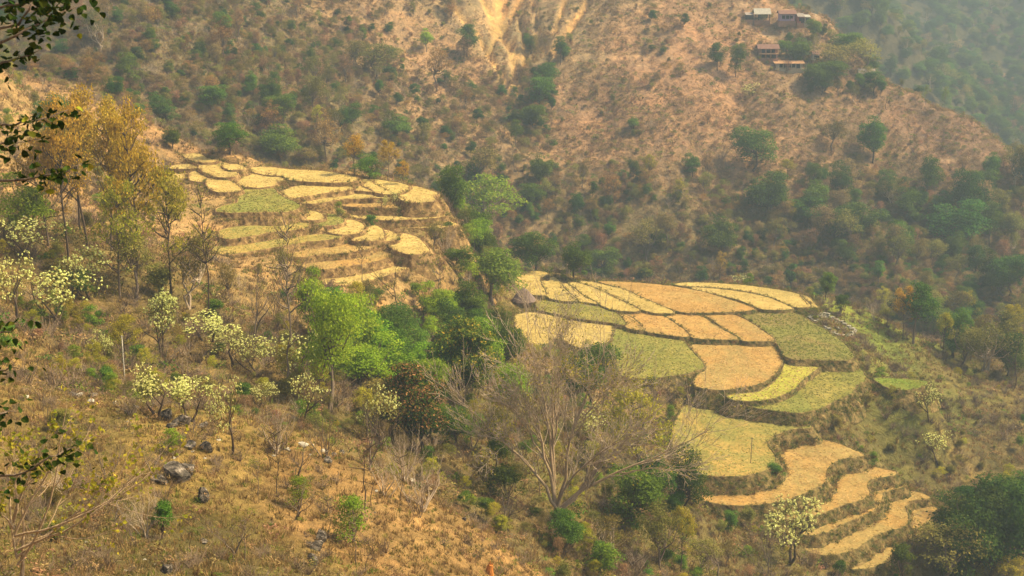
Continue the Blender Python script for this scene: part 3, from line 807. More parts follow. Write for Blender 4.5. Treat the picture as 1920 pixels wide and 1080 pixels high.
PROTO = {
 'lush': [proto_broad(1, 'lush', 'bark_grey', 30, 95), proto_broad(2, 'lush', 'bark_grey', 36, 90, .3), proto_broad(3, 'lush', 'bark_grey', 26, 95, .36, stems=2)],
 'lushtall': [proto_broad(4, 'lush', 'bark_grey', 38, 85, .42, .66, .34, .028, stems=2)],
 'lushopen': [proto_broad(5, 'lush', 'bark_pale', 32, 60, .35, .62, .34, .036, (.07, .13), .5, 2), proto_broad(6, 'lush', 'bark_pale', 24, 55, .3, .6, .34, .036, (.07, .13), .5, 1)],
 'green': [proto_broad(7, 'green', 'bark_dark', 38, 95), proto_broad(8, 'green', 'bark_dark', 30, 100, .28), proto_broad(9, 'green', 'bark_dark', 44, 90, .22, .53, .42), proto_broad(10, 'green', 'bark_grey', 26, 85, .4, .66, .3)],
 'dark': [proto_broad(11, 'dark', 'bark_dark', 42, 95, .2, .52, .44), proto_broad(12, 'dark', 'bark_dark', 34, 100), proto_broad(13, 'dark', 'bark_dark', 30, 100, .22, .52, .42)],
 'column': [proto_broad(14, 'dark', 'bark_dark', 40, 85, .2, .55, .44, .04), proto_broad(15, 'green', 'bark_dark', 40, 85, .2, .55, .44, .04)],
 'mango': [proto_broad(16, 'mango', 'bark_dark', 56, 130, .18, .50, .46, .032, (.09, .13), .75, tipcol=True)],
 'redtip': [proto_broad(17, 'redtip', 'bark_dark', 60, 130, .16, .50, .46, .032, (.08, .12), .75, tipcol=True)],
 'olive': [proto_broad(18, 'olive', 'bark_grey', 30, 48, .3, .6, .36, .032, (.07, .14), .35, 2), proto_broad(19, 'olive', 'bark_grey', 34, 45, .35, .63, .33, .032, (.07, .14), .35, 1), proto_broad(20, 'olive', 'bark_pale', 28, 40, .3, .6, .36, .03, (.08, .15), .3, 3)],
 'brown': [proto_broad(21, 'brown', 'bark_grey', 30, 45, .25, .58, .38, .03, (.08, .14), .3, 2), proto_broad(22, 'brown', 'bark_grey', 36, 40, .28, .6, .36, .03, (.08, .14), .3, 1)],
 'orange': [proto_broad(23, 'orange', 'bark_grey', 32, 45, .3, .6, .36, .032, (.07, .13), .35, 2), proto_broad(24, 'orange', 'bark_grey', 34, 42, .3, .62, .34, .032, (.07, .13), .35, 1)],
 'yellow': [proto_tall(25, 'yellow', 'bark_dark'), proto_tall(26, 'yellow', 'bark_dark', 14, .022, .35), proto_tall(27, 'yellow', 'bark_grey', 15, .022, .28, .6)],
 'limeyel': [proto_tall(28, 'limeyel', 'bark_dark', 16, .022, .3, .6), proto_tall(29, 'limeyel', 'bark_grey', 14, .024, .22, .65)],
 'pole': [proto_tall(30, 'green', 'bark_grey', 9, .03, .35, .3, 16)],
 'white': [proto_white(31), proto_white(32, 220, 400), proto_white(33, 160, 700), proto_white(34, 120, 350), proto_white(51, 90, 500), proto_white(52, 240, 250), proto_white(53, 140, 800)],
 'whitegreen': [proto_white(35, 90, 1300)],
 'bare': [proto_bare(36, 'bark_grey', 3, .45, .013, 0), proto_bare(37, 'bark_dark', 3, .5, .012, 0), proto_bare(38, 'bark_grey', 3, .4, .012, 40)],
 'barethin': [proto_tall(39, 'limeyel', 'bark_dark', 1, .03, .45, .5, 9), proto_tall(40, 'brown', 'bark_dark', 1, .03, .5, .45, 7), proto_tall(41, 'olive', 'bark_grey', 3, .03, .4, .5, 10)],
 'baretall': [proto_tall(42, 'limeyel', 'bark_dark', 2, .016, .42, .5, 22), proto_tall(43, 'olive', 'bark_grey', 4, .016, .3, .55, 30)],
 'brushy': [proto_bare(44, 'bark_grey', 3, .34, .009, 120, 'olive', stems=5, lean=.35), proto_bare(45, 'bark_pale', 3, .34, .009, 60, 'brown', stems=6, lean=.4), proto_bare(46, 'bark_grey', 4, .34, .011, 200, 'limeyel', stems=2)],
 'bush': [proto_broad(47, 'green', 'bark_dark', 20, 50, .12, .48, .44, .05, (.1, .2), .3, 3), proto_broad(48, 'bushgreen', 'bark_grey', 16, 34, .12, .5, .44, .05, (.1, .2), .2, 4)],
 'oliveb': [proto_broad(49, 'olive', 'bark_grey', 20, 45, .12, .48, .42, .05, (.11, .18), .4, 3)],
}
CAT = {'bush': 'bush', 'oliveb': 'bush', 'brushy': 'bare shrub'}
NAME = {'lush': 'broadleaf_tree', 'lushtall': 'broadleaf_tree', 'lushopen': 'broadleaf_tree', 'green': 'broadleaf_tree', 'dark': 'evergreen_tree', 'column': 'column_tree', 'mango': 'mango_tree', 'redtip': 'mango_tree',
        'olive': 'sparse_tree', 'brown': 'dry_tree', 'orange': 'autumn_tree', 'yellow': 'yellow_leaved_tree', 'limeyel': 'yellow_leaved_tree', 'pole': 'lopped_tree', 'white': 'blossoming_tree', 'whitegreen': 'blossoming_tree',
        'bare': 'bare_tree', 'barethin': 'bare_sapling', 'baretall': 'bare_tree', 'brushy': 'bare_shrub', 'bush': 'green_bush', 'oliveb': 'olive_bush'}
def plant(kind, p, h, wd, label, group=None, var=None, rz=None, lean=0.0):
    pr = PROTO[kind][random.randrange(len(PROTO[kind])) if var is None else var]
    root = link(NAME[kind], None, None, tuple(p))
    root.empty_display_size = .2
    root.rotation_euler = (random.uniform(-.04, .04), lean + random.uniform(-.04, .04), random.uniform(0, 6.28) if rz is None else rz)
    root.scale = (wd, wd, h)
    for k, me in pr.items(): link(k, me, root)
    set_props(root, label, CAT.get(kind, 'tree'), group)
    return root
def size_of(p, hpx, wpx):
    dist = p[1] * CP + p[2] * SP
    return hpx * dist / F / math.cos(math.radians(14)), wpx * dist / F

# (kind, base px, base py, height px, width px, label, Y or None, variant or None)
TREES = [
 ('lushtall',622,772,240,130,'tall bright green tree on two bare trunks below the upper terraces',None,0),
 ('lush',592,660,160,75,'small vivid green crown just below the lowest upper terrace',None,0),
 ('lush',665,690,165,110,'bright green tree behind the tall two-trunked green tree',None,1),
 ('green',692,572,40,52,'dark little bush at the foot of the upper terraces',None,0),
 ('dark',738,690,122,95,'dull olive-green round tree between bright green and mango trees',None,1),
 ('bush',795,592,40,66,'grey-green low bush on the reddish slope under the bare tree',None,0),
 ('green',878,625,80,68,'round mid-green tree above the large mango tree',None,1),
 ('mango',868,765,178,132,'large dark mango tree with golden-tipped domed crown',None,0),
 ('redtip',790,850,176,142,'dark mango tree covered in rusty brown young leaves',None,0),
 ('green',942,708,118,80,'green tree beside the golden field and right of the mango',None,2),
 ('lush',735,725,90,100,'low bright green crown left of the golden-tipped mango tree',None,2),
 ('lush',815,745,100,90,'bright green crown squeezed below the golden-tipped mango tree',None,0),
 ('lushopen',802,672,90,55,'light green young tree over the olive-green round tree',None,1),
 ('green',925,578,110,122,'broad green tree to the left of the thatched hut',None,3),
 ('lushopen',915,462,148,130,'airy bright green tree with pale trunks beside the upper terraces',None,0),
 ('dark',850,402,95,58,'dark green tree tucked behind the airy bright green tree',None,0),
 ('olive',895,365,98,95,'sparse olive tree above and behind the airy bright green tree',None,1),
 ('dark',1010,514,80,84,'dark olive tree at the top left corner of the lower fields',None,1),
 ('green',1076,522,80,60,'dense green tree behind the top edge of lower fields',None,0),
 ('green',1130,522,60,62,'smaller green tree right of the dense green one behind the fields',None,1),
 ('column',1480,545,50,30,'narrow dark column tree at the far rim of the lower fields',None,0),
 ('column',1548,562,56,42,'wider dark column tree with bare trunk at the fields right rim',None,1),
 ('yellow',1348,530,54,26,'small orange-yellow tree behind the far rim of lower fields',None,0),
 ('mango',1210,528,26,32,'round brownish-green bush behind the far rim of lower fields',None,0),
 ('bush',1575,592,46,40,'green bushy tree on the slope right of the column tree',None,0),
 ('green',1712,645,112,85,'thick-trunked green tree standing on the rim right of the ruin',None,3),
 ('green',1752,640,92,60,'dense green tree right behind the thick-trunked rim tree',None,0),
 ('yellow',1692,635,95,48,'yellow-orange crown rising behind the thick-trunked rim tree',None,2),
 ('limeyel',1768,668,75,38,'thin tree with yellowish leaves right of the thick-trunked rim tree',None,0),
 ('olive',1850,705,118,110,'sprawling olive tree with pale limbs on the right slope',None,2),
 ('olive',1805,690,90,80,'pale olive tree left of the sprawling olive tree',None,0),
 ('bare',1905,730,140,80,'bare dark-limbed tree at the right edge of the picture',None,1),
 ('brushy',1640,602,50,60,'grey leafless bush on the rim above the ruin',None,1),
 ('olive',1662,612,45,40,'small leaning olive tree on the rim above the ruin',None,1),
 ('dark',1815,1085,180,150,'huge dark evergreen crown in the bottom right corner',None,0),
 ('olive',1768,1115,150,140,'dusky olive tree in front of the huge dark evergreen',None,1),
 ('dark',1905,1100,200,130,'dark green tree cut by the right edge at the bottom',None,1),
 ('green',1915,975,90,95,'lighter green tree above the dark evergreens at the right edge',None,3),
 ('dark',1860,1010,110,110,'evergreen crown wedged between the dark bottom right trees',None,2),
 ('limeyel',1872,1120,80,90,'yellow-leaved shrub in front of dark evergreens in the bottom corner',None,1),
 ('bush',1690,1090,80,70,'dark bush at the lower end of the last orange terrace',None,0),
 ('bush',838,445,34,42,'green bush on the tip of the long lowest upper ledge',None,0),
 ('olive',850,475,52,50,'olive tree below the tip of the upper terraces',None,1),
 ('green',858,515,56,60,'green tree in the hollow under the upper terraces tip',None,1),
 ('brown',825,520,44,44,'dry brown shrub right of the black bare tree crown',None,0),
 ('lushopen',880,545,60,60,'light green tree filling the hollow left of the broad green tree',None,1),
 ('bush',785,560,34,44,'green bush at the bottom right corner of the upper terraces',None,0),
 ('lush',700,665,95,75,'fresh green tree touching the right side of the two-trunked green tree',None,1),
 ('green',770,690,95,80,'green crown between the olive-green round tree and golden-tipped mango',None,0),
 ('lush',905,690,110,80,'fresh green tree wedged between the mango and the golden field',None,2),
 ('lush',690,735,80,80,'low fresh green tree right of the two bare trunks',None,0),
 ('green',640,690,130,80,'shaded green tree behind the two bare trunks',None,2),
 ('olive',700,790,90,85,'pale olive tree left of the rusty mango tree',None,1),
 ('green',850,840,90,80,'green tree tucked right of the rusty mango tree',None,1),
 ('green',905,640,60,60,'small round green tree above the gap right of the mango',None,3),
 ('lush',845,600,60,55,'bright green young tree on the slope above the mango',None,2),
 ('olive',920,860,120,90,'thin olive tree left of the big bare tree',None,0),
 ('green',1060,1040,90,80,'leafy green tree at the foot of the big bare tree',None,2),
 ('dark',1235,960,110,80,'dark leafy tree left of the one behind the right limbs',None,1),
 ('olive',1150,1070,120,90,'olive tree above the light bush at the bottom middle',None,2),
 ('limeyel',1275,1078,120,60,'slim yellow-leaved tree at the bottom right of the ravine',None,0),
 ('dark',1795,1098,160,130,'tall dusky evergreen left in the bottom right corner',None,2),
 ('dark',1855,1095,200,150,'tallest dark evergreen of the bottom right corner',None,0),
 ('green',1900,1020,130,120,'green evergreen at the right edge above the corner',None,1),
 ('dark',1795,985,75,85,'dark crown topping the bottom right corner group',None,1),
 ('olive',255,565,150,100,'olive tree among the trunks of the golden stand',None,1),
 ('green',140,560,60,80,'green undergrowth tree under the golden stand',None,1),
 # left: yellow-leaved stand
 ('yellow',125,492,280,110,'yellow-leaved tree, tallest and leftmost of the golden stand',None,0),
 ('yellow',168,478,285,115,'yellow-leaved tree in the middle of the golden stand',None,1),
 ('yellow',205,470,260,100,'yellow-leaved tree second from the right in the golden stand',None,2),
 ('yellow',262,560,330,115,'yellow-leaved tree with dark trunk right of the golden stand',None,0),
 ('yellow',240,480,240,90,'slim yellow-leaved tree at the back of the golden stand',None,1),
 ('yellow',95,470,200,95,'shorter yellow-leaved tree on the left flank of the golden stand',None,2),
 ('limeyel',150,440,190,100,'yellow-green tree half hidden behind the golden stand',None,0),
 ('limeyel',225,560,210,100,'yellow-green tree at the foot of the golden stand',None,1),
 ('limeyel',322,570,230,110,'yellow-green tree between golden stand and upper terraces',None,0),
 ('olive',355,580,160,110,'many-stemmed dark tree under the yellow-green tree',None,2),
 ('lush',55,470,140,95,'bright green tree under the hanging dark branches at left',None,0),
 ('green',110,250,80,85,'green tree behind the golden stand on the upper left slope',None,0),
 ('green',125,300,75,95,'second green tree just under the upper left slope',None,1),
 # bare trees, middle
 ('baretall',394,600,245,100,'tall dark leafless tree in front of the upper terraces',None,0),
 ('baretall',545,665,250,120,'tall grey half-bare tree before the terrace strips',None,1),
 ('bare',535,745,240,120,'pale-trunked bare tree left of the two-trunked green tree',None,0),
 ('bare',746,592,128,85,'black bare tree at the right foot of the upper terraces',None,1),
 ('barethin',824,612,135,60,'thin bare sapling right of the black bare tree',None,2),
 ('barethin',680,540,95,50,'thin grey sapling standing on the terrace strips',None,2),
 ('brushy',470,640,150,140,'brown twiggy thicket left of the pale-trunked bare tree',None,2),
 ('brushy',595,640,90,80,'grey twig bush beside the small vivid green crown',None,0),
 ('oliveb',300,560,70,80,'olive undergrowth bush at the foot of the yellow-green tree',None,0),
 ('bush',410,600,45,60,'dark green bush right of the many-stemmed dark tree',None,0),
 ('barethin',520,932,135,60,'thin bare sapling in the middle of the near dry slope',None,0),
 ('barethin',680,955,150,90,'dark bare sapling on the right part of the near slope',None,1),
 ('barethin',1010,930,110,60,'thin bare sapling left of the big grey spreading tree',None,2),
 ('bush',556,958,66,72,'bright green bush on the edge of the near dry slope',None,1),
 ('bush',655,1025,95,105,'larger light green bush below the near slope saplings',None,1),
 ('bush',305,1010,90,60,'green climbing bush over dark rocks at the lower left',None,0),
 ('bush',318,850,48,55,'small green bush in front of the biggest grey boulder',None,1),
 ('brushy',520,850,110,110,'fan of grey dead twigs above the near slope crest',None,1),
 ('brushy',610,860,120,110,'fan of brown dead twigs right of the grey one',None,0),
 ('brushy',690,880,140,130,'sparse twig thicket above the right end of the crest',None,2),
 ('brushy',760,905,120,110,'grey-brown thicket under the rusty mango tree',None,1),
 ('brushy',885,860,130,110,'yellowish thicket right of the rusty mango tree',None,2),
 ('bush',1125,1085,70,85,'light yellow-green bush at the bottom middle',None,1),
 ('dark',1283,965,145,80,'dark green tree behind the right limbs of the big bare tree',None,2),
 ('green',1105,765,130,120,'green tree seen through the top of the big bare tree',None,2),
 ('green',1185,1000,140,130,'dark leafy tree under the right side of the big bare tree',None,1),
 ('bush',950,945,80,110,'low green bush left of the foot of the big bare tree',None,0),
 ('olive',1315,1082,80,70,'thin olive tree at the bottom right of the big bare tree',None,1),
 ('bare',1350,1100,120,110,'pale crooked bare tree at the bottom below the terraces',None,0),
 ('brushy',1440,1080,90,120,'grey thicket around the foot of the large blossoming tree',None,0),
 ('olive',1240,1075,150,100,'olive tree at the bottom between bare tree and terraces',None,0),
 ('limeyel',1200,900,170,120,'yellow-leaved tree in the right limbs of the big bare tree',None,1),
 ('lush',960,760,90,90,'bright green crown at the left top of the big bare tree',None,1),
 ('bush',1455,905,40,50,'dark bush on the curved bank of the lower terraces',None,0),
 ('bush',1420,905,26,40,'smaller dark bush left of the one on the curved bank',None,0),
 ('bush',639,410,32,28,'green bush on the ledges right of the upper terraces, farther one',None,1),
 ('bush',699,428,30,34,'green bush on the ledges right of the upper terraces, nearer one',None,0),
 ('olive',815,470,60,50,'dry tree at the right tip of the upper terraces',None,0),
 ('brushy',835,480,70,60,'bare bush with pale stems right of the upper terraces tip',None,1),
 # upper-left knoll and slope
 ('dark',308,238,58,52,'round dark tree alone on the grassy knoll top left',None,2),
 ('green',323,280,46,40,'round green tree under the one on the knoll',None,0),
 ('green',430,290,66,64,'dense green tree on the left rim of the upper terraces',None,1),
 ('green',395,205,48,66,'light green hazy tree behind the knoll',None,1),
 ('green',525,305,80,90,'hazy green tree group behind the upper terraces, left',None,0),
 ('green',520,235,60,70,'hazy green crown above the group behind the upper terraces',None,1),
 ('orange',610,305,95,85,'rusty brown tree behind the upper terraces',None,0),
 ('yellow',668,335,75,44,'yellow tree behind the top field of the upper terraces',None,1),
 ('yellow',727,342,72,42,'second yellow tree further right behind the top field',None,2),
 ('yellow',758,352,46,28,'smallest yellow tree at the right end behind the top field',None,0),
 ('green',692,340,52,60,'green tree between the yellow trees behind the top field',None,1),
 ('olive',575,315,45,55,'low olive tree right behind the upper terraces rim',None,0),
 # far hill
 ('orange',818,172,88,70,'large orange tree on the far hillside',None,1),
 ('dark',876,108,62,44,'dark tree left of the eroded scar',None,1),
 ('lush',800,98,42,32,'small yellow-green tree left of the dark tree by the scar',None,0),
 ('olive',705,150,75,90,'spreading olive tree high on the far hillside',None,1),
 ('olive',660,130,60,70,'olive tree left of the spreading olive tree',None,0),
 ('green',1056,112,32,28,'green tree at the right foot of the eroded scar',None,0),
 ('green',1012,200,60,60,'green tree in the gully under the scar',None,1),
 ('green',1000,250,60,55,'dense green tree lower in the gully',None,2),
 ('green',1030,170,50,45,'green tree at the top of the gully',None,3),
 ('orange',1142,392,80,60,'orange-brown tree in the middle of the far hillside',None,0),
 ('green',1412,320,85,85,'isolated tall green tree on the far hillside, right',None,1),
 ('dark',1436,408,84,84,'dark blue-green tree under the isolated tall green one',None,0),
 ('dark',1512,425,58,78,'spreading dark tree right of the blue-green one',None,1),
 ('green',1636,305,98,60,'tall green tree under the village on the ridge',None,0),
 ('olive',1560,285,60,55,'thin olive tree left of the tall green tree under the village',None,1),
 ('dark',1345,132,52,34,'dark tree left of the village houses',None,1),
 ('green',1380,145,66,32,'tall green tree right of the dark one by the village',None,1),
 ('green',1188,244,28,26,'small round bush alone on the bare far hillside',None,0),
 ('dark',1670,146,42,30,'very dark round tree on the ridge right of the tin roof',None,2),
 ('limeyel',1475,340,36,38,'yellow tree on the far hillside beside the isolated tall green tree',None,0),
 ('dark',1612,455,75,95,'wide dark tree low on the far hillside',None,1),
 ('dark',1790,470,95,120,'widest dark tree low on the right of the far hillside',None,0),
 ('dark',1842,362,46,56,'dark tree on the right shoulder of the far hillside',None,2),
 ('green',1350,485,90,70,'hazy green tree low on the far hillside behind the fields',None,0),
 ('olive',1215,495,92,76,'hazy olive tree behind the top of the lower fields',None,0),
 ('green',995,398,58,52,'green tree right of the airy bright green tree, across the valley',None,1),
 ('green',745,258,50,62,'hazy green tree on the far hillside above the upper terraces',None,0),
 ('dark',655,240,46,48,'hazy dark tree left of the one above the upper terraces',None,0),
 ('bare',965,320,58,40,'pale bare tree standing on the far hillside',None,0),
 ('bare',1540,560,95,60,'pale bare tree in the reddish gully right of the fields',255,0),
 ('green',1500,118,50,56,'green tree among the village houses',None,0),
 ('green',1473,108,34,30,'small green tree between the red roof and pink house',None,1),
 ('olive',1565,150,75,90,'big dusky tree over the village',None,0),
 ('olive',1618,145,75,85,'big dusky tree at the right end of the village',None,1),
 ('green',1545,170,60,80,'dark bamboo-like clump below the village',None,2),
 ('green',1585,105,45,60,'green tree on the ridge above the dusky village trees',None,1),
 ('dark',1640,180,45,50,'dark tree just below the grey tin roof',None,1),
 ('bare',1660,205,45,40,'bare tree below the grey tin roof',None,1),
 ('pole',1770,210,48,16,'slim lopped tree on the ridge crest, left one',None,0),
 ('pole',1810,208,34,16,'slim lopped tree on the ridge crest, right one',None,0),
 ('pole',1733,205,44,18,'lopped tree on the ridge crest left of the two slim ones',None,0),
 ('bare',1863,255,45,40,'bare tree on the falling ridge at right',None,1),
 ('green',1885,262,22,24,'small dark bush on the falling ridge at right',None,0),
]
WHITES = [(115,618,108,108,'large cream-blossoming tree at the left, under the golden stand',1),(58,492,78,92,'cream-blossoming tree highest at the left edge',0),(168,562,92,74,'cream-blossoming tree at the foot of the golden stand trunks',2),
 (15,605,110,72,'cream-blossoming tree cut by the left edge',3),(200,692,64,40,'small cream-blossoming bush left of the thin grey pole',0),(302,672,112,78,'tall cream-blossoming tree right of the thin grey pole',1),
 (385,652,60,84,'cream-blossoming bush under the many-stemmed dark tree',3),(425,682,62,74,'yellowish blossoming bush right of the many-stemmed dark tree',0),(480,702,68,68,'cream-blossoming bush left of the pale-trunked bare tree',1),
 (552,724,88,84,'cream-blossoming tree behind the pale trunk',3),(568,802,92,62,'cream-blossoming tree below the pale trunk, beside dead twigs',0),(495,765,44,48,'small blossoming shrub above the fan of grey twigs',2),
 (425,850,134,58,'leaning cream-blossoming sapling on the near crest',3),(300,790,84,82,'blossoming bush behind the biggest grey boulder, left',2),(365,792,82,84,'leafy blossoming bush behind the biggest grey boulder, right',1),
 (716,832,98,64,'cream-blossoming sapling left of the rusty mango tree',0),(1480,1058,122,98,'large cream-blossoming tree in front of the orange terraces',1),(1742,795,64,44,'cream-blossoming tree on the right scrub slope, upper',3),
 (1757,872,54,56,'cream-blossoming bush on the right scrub slope, lower',1),(740,388,28,26,'small blossoming bush on the upper terraces bank',0),(716,398,24,18,'smallest blossoming bush on the upper terraces bank',2),
 (1382,534,16,36,'pale blossoming bush behind the rim of the lower fields',1),(1405,185,24,32,'blossoming tree on the far hillside under the village',2),(1112,822,48,62,'yellowish blossoms behind the big bare tree',2)]
def plant_list():
    for kind, px, py, h, wd, label, Y, var in TREES:
        p = stand(px, py, Y)
        H_, W_ = size_of(p, h, wd)
        W_ *= 1.32 if kind in ('lush', 'lushopen', 'green', 'dark', 'mango', 'redtip', 'lushtall', 'yellow', 'limeyel', 'olive') else 1.0
        plant(kind, p, H_, W_, label, None, var, lean=.05 if kind == 'barethin' else 0)
    for px, py, h, wd, label, var in WHITES:
        p = stand(px, py)
        H_, W_ = size_of(p, h, wd)
        H_ *= 1.1; W_ *= 1.3
        plant('white', p, H_, W_, label, 'cream-blossoming trees on the slopes', (px * 7 + py) % 7, lean=.22 if 'leaning' in label else 0)
plant_list()

# the big bare spreading tree in the ravine
def big_bare():
    r = np.random.default_rng(77)
    p = stand(1045, 985)
    k = (p[1] * CP + p[2] * SP) / F
    br = []; tips = []
    fork = np.array([0, 0, 1.3])
    aims = [(-165,235),(-135,290),(-95,335),(-50,362),(-5,385),(40,380),(85,360),(130,330),(170,290),(205,240),(-185,175),(-120,200),(-60,260),(20,300),(70,270),(120,235),(165,190),(-145,130),(135,140),(300,195),(245,130),(-30,330),(100,300),(-90,250)]
    PR = []
    aims = sorted(aims, key=lambda a: 0)
    aims = aims[::3] + [a for q, a in enumerate(aims) if q % 3]
    for i_, (dx, dz) in enumerate(aims):
        tgt = np.array([dx * k, r.normal(0, 2.4), dz * k])
        big_ = .17 if i_ < 8 or dx > 240 else .10
        prim = i_ < 8 or dx > 290
        st = fork * r.uniform(.5, 1.2) + r.normal(0, .1, 3)
        if not prim:
            host = min(PR, key=lambda h: np.linalg.norm(h[0][-1] - tgt) * r.uniform(.7, 1.3))
            hi_ = r.integers(2, 6); st = host[0][hi_]; big_ = min(big_, host[1][hi_] * .75)
        L = np.linalg.norm(tgt - st)
        ctl = st + (tgt - st) * .45 + np.array([-.10 * dx * k, 0, (.10 if dx < 200 else -.02) * L]) + r.normal(0, .35, 3)
        t_ = np.linspace(0, 1, 11)[:, None]
        P = (1 - t_) ** 2 * st + 2 * t_ * (1 - t_) * ctl + t_ ** 2 * tgt
        P[1:] += np.cumsum(r.normal(0, .15, (10, 3)), 0)
        R = big_ * (1 - .86 * np.linspace(0, 1, 11)) * r.uniform(.75, 1.1)
        br.append((P, R, 4)); PR.append((P, R))
        for _ in range(16):
            q = r.uniform(.28, .98) * 10; a = min(int(q), 9)
            b0 = P[a] + (P[a + 1] - P[a]) * (q - a)
            d = P[a + 1] - P[a]; d /= np.linalg.norm(d)
            ax = np.cross(d, r.normal(0, 1, 3)); ax /= np.linalg.norm(ax)
            th = r.uniform(.35, .85)
            d = d * math.cos(th) + np.cross(ax, d) * math.sin(th) + np.array([0, 0, .25])
            grow(r, b0, d / np.linalg.norm(d), L * r.uniform(.13, .25), max(R[a] * .5, .025), 2, br, tips, .25, (2, 3), (.3, .8), .13, .62, 4, .3)
    root = link('spreading_bare_tree', None, None, tuple(p))
    mb = MB(); mb.tube(np.array([[0, 0, -.6], [.05, 0, .4], [.1, .05, 1.7]]), np.array([.6, .48, .34]), 10)
    for P, R, d in br:
        if d == 4: mb.tube(P, R, 7, cap=False)
    link('trunk', mb.mesh('trunk', [M['bark_tan']], True), root)
    tw = [(P, np.maximum(R, .015), d) for P, R, d in br if d < 4]
    link('branches', wood_mesh('branches', tw, M['bark_pale'], (3, 3, 4, 5, 6)), root)
    T = np.array([t[0] for t in tips])
    n = 4200
    C = T[r.integers(0, len(T), n)] + r.normal(0, .2, (n, 3))
    link('leaves', leaf_mesh('leaves', C, r.normal(0, 1, (n, 3)) + [0, 0, .6], .16 * r.uniform(.6, 1.4, n), r.normal(.6, .25, n), M['limeyel'], r, .75), root)
    set_props(root, 'huge spreading bare tree with pale limbs and few yellow leaves', 'tree')
big_bare()

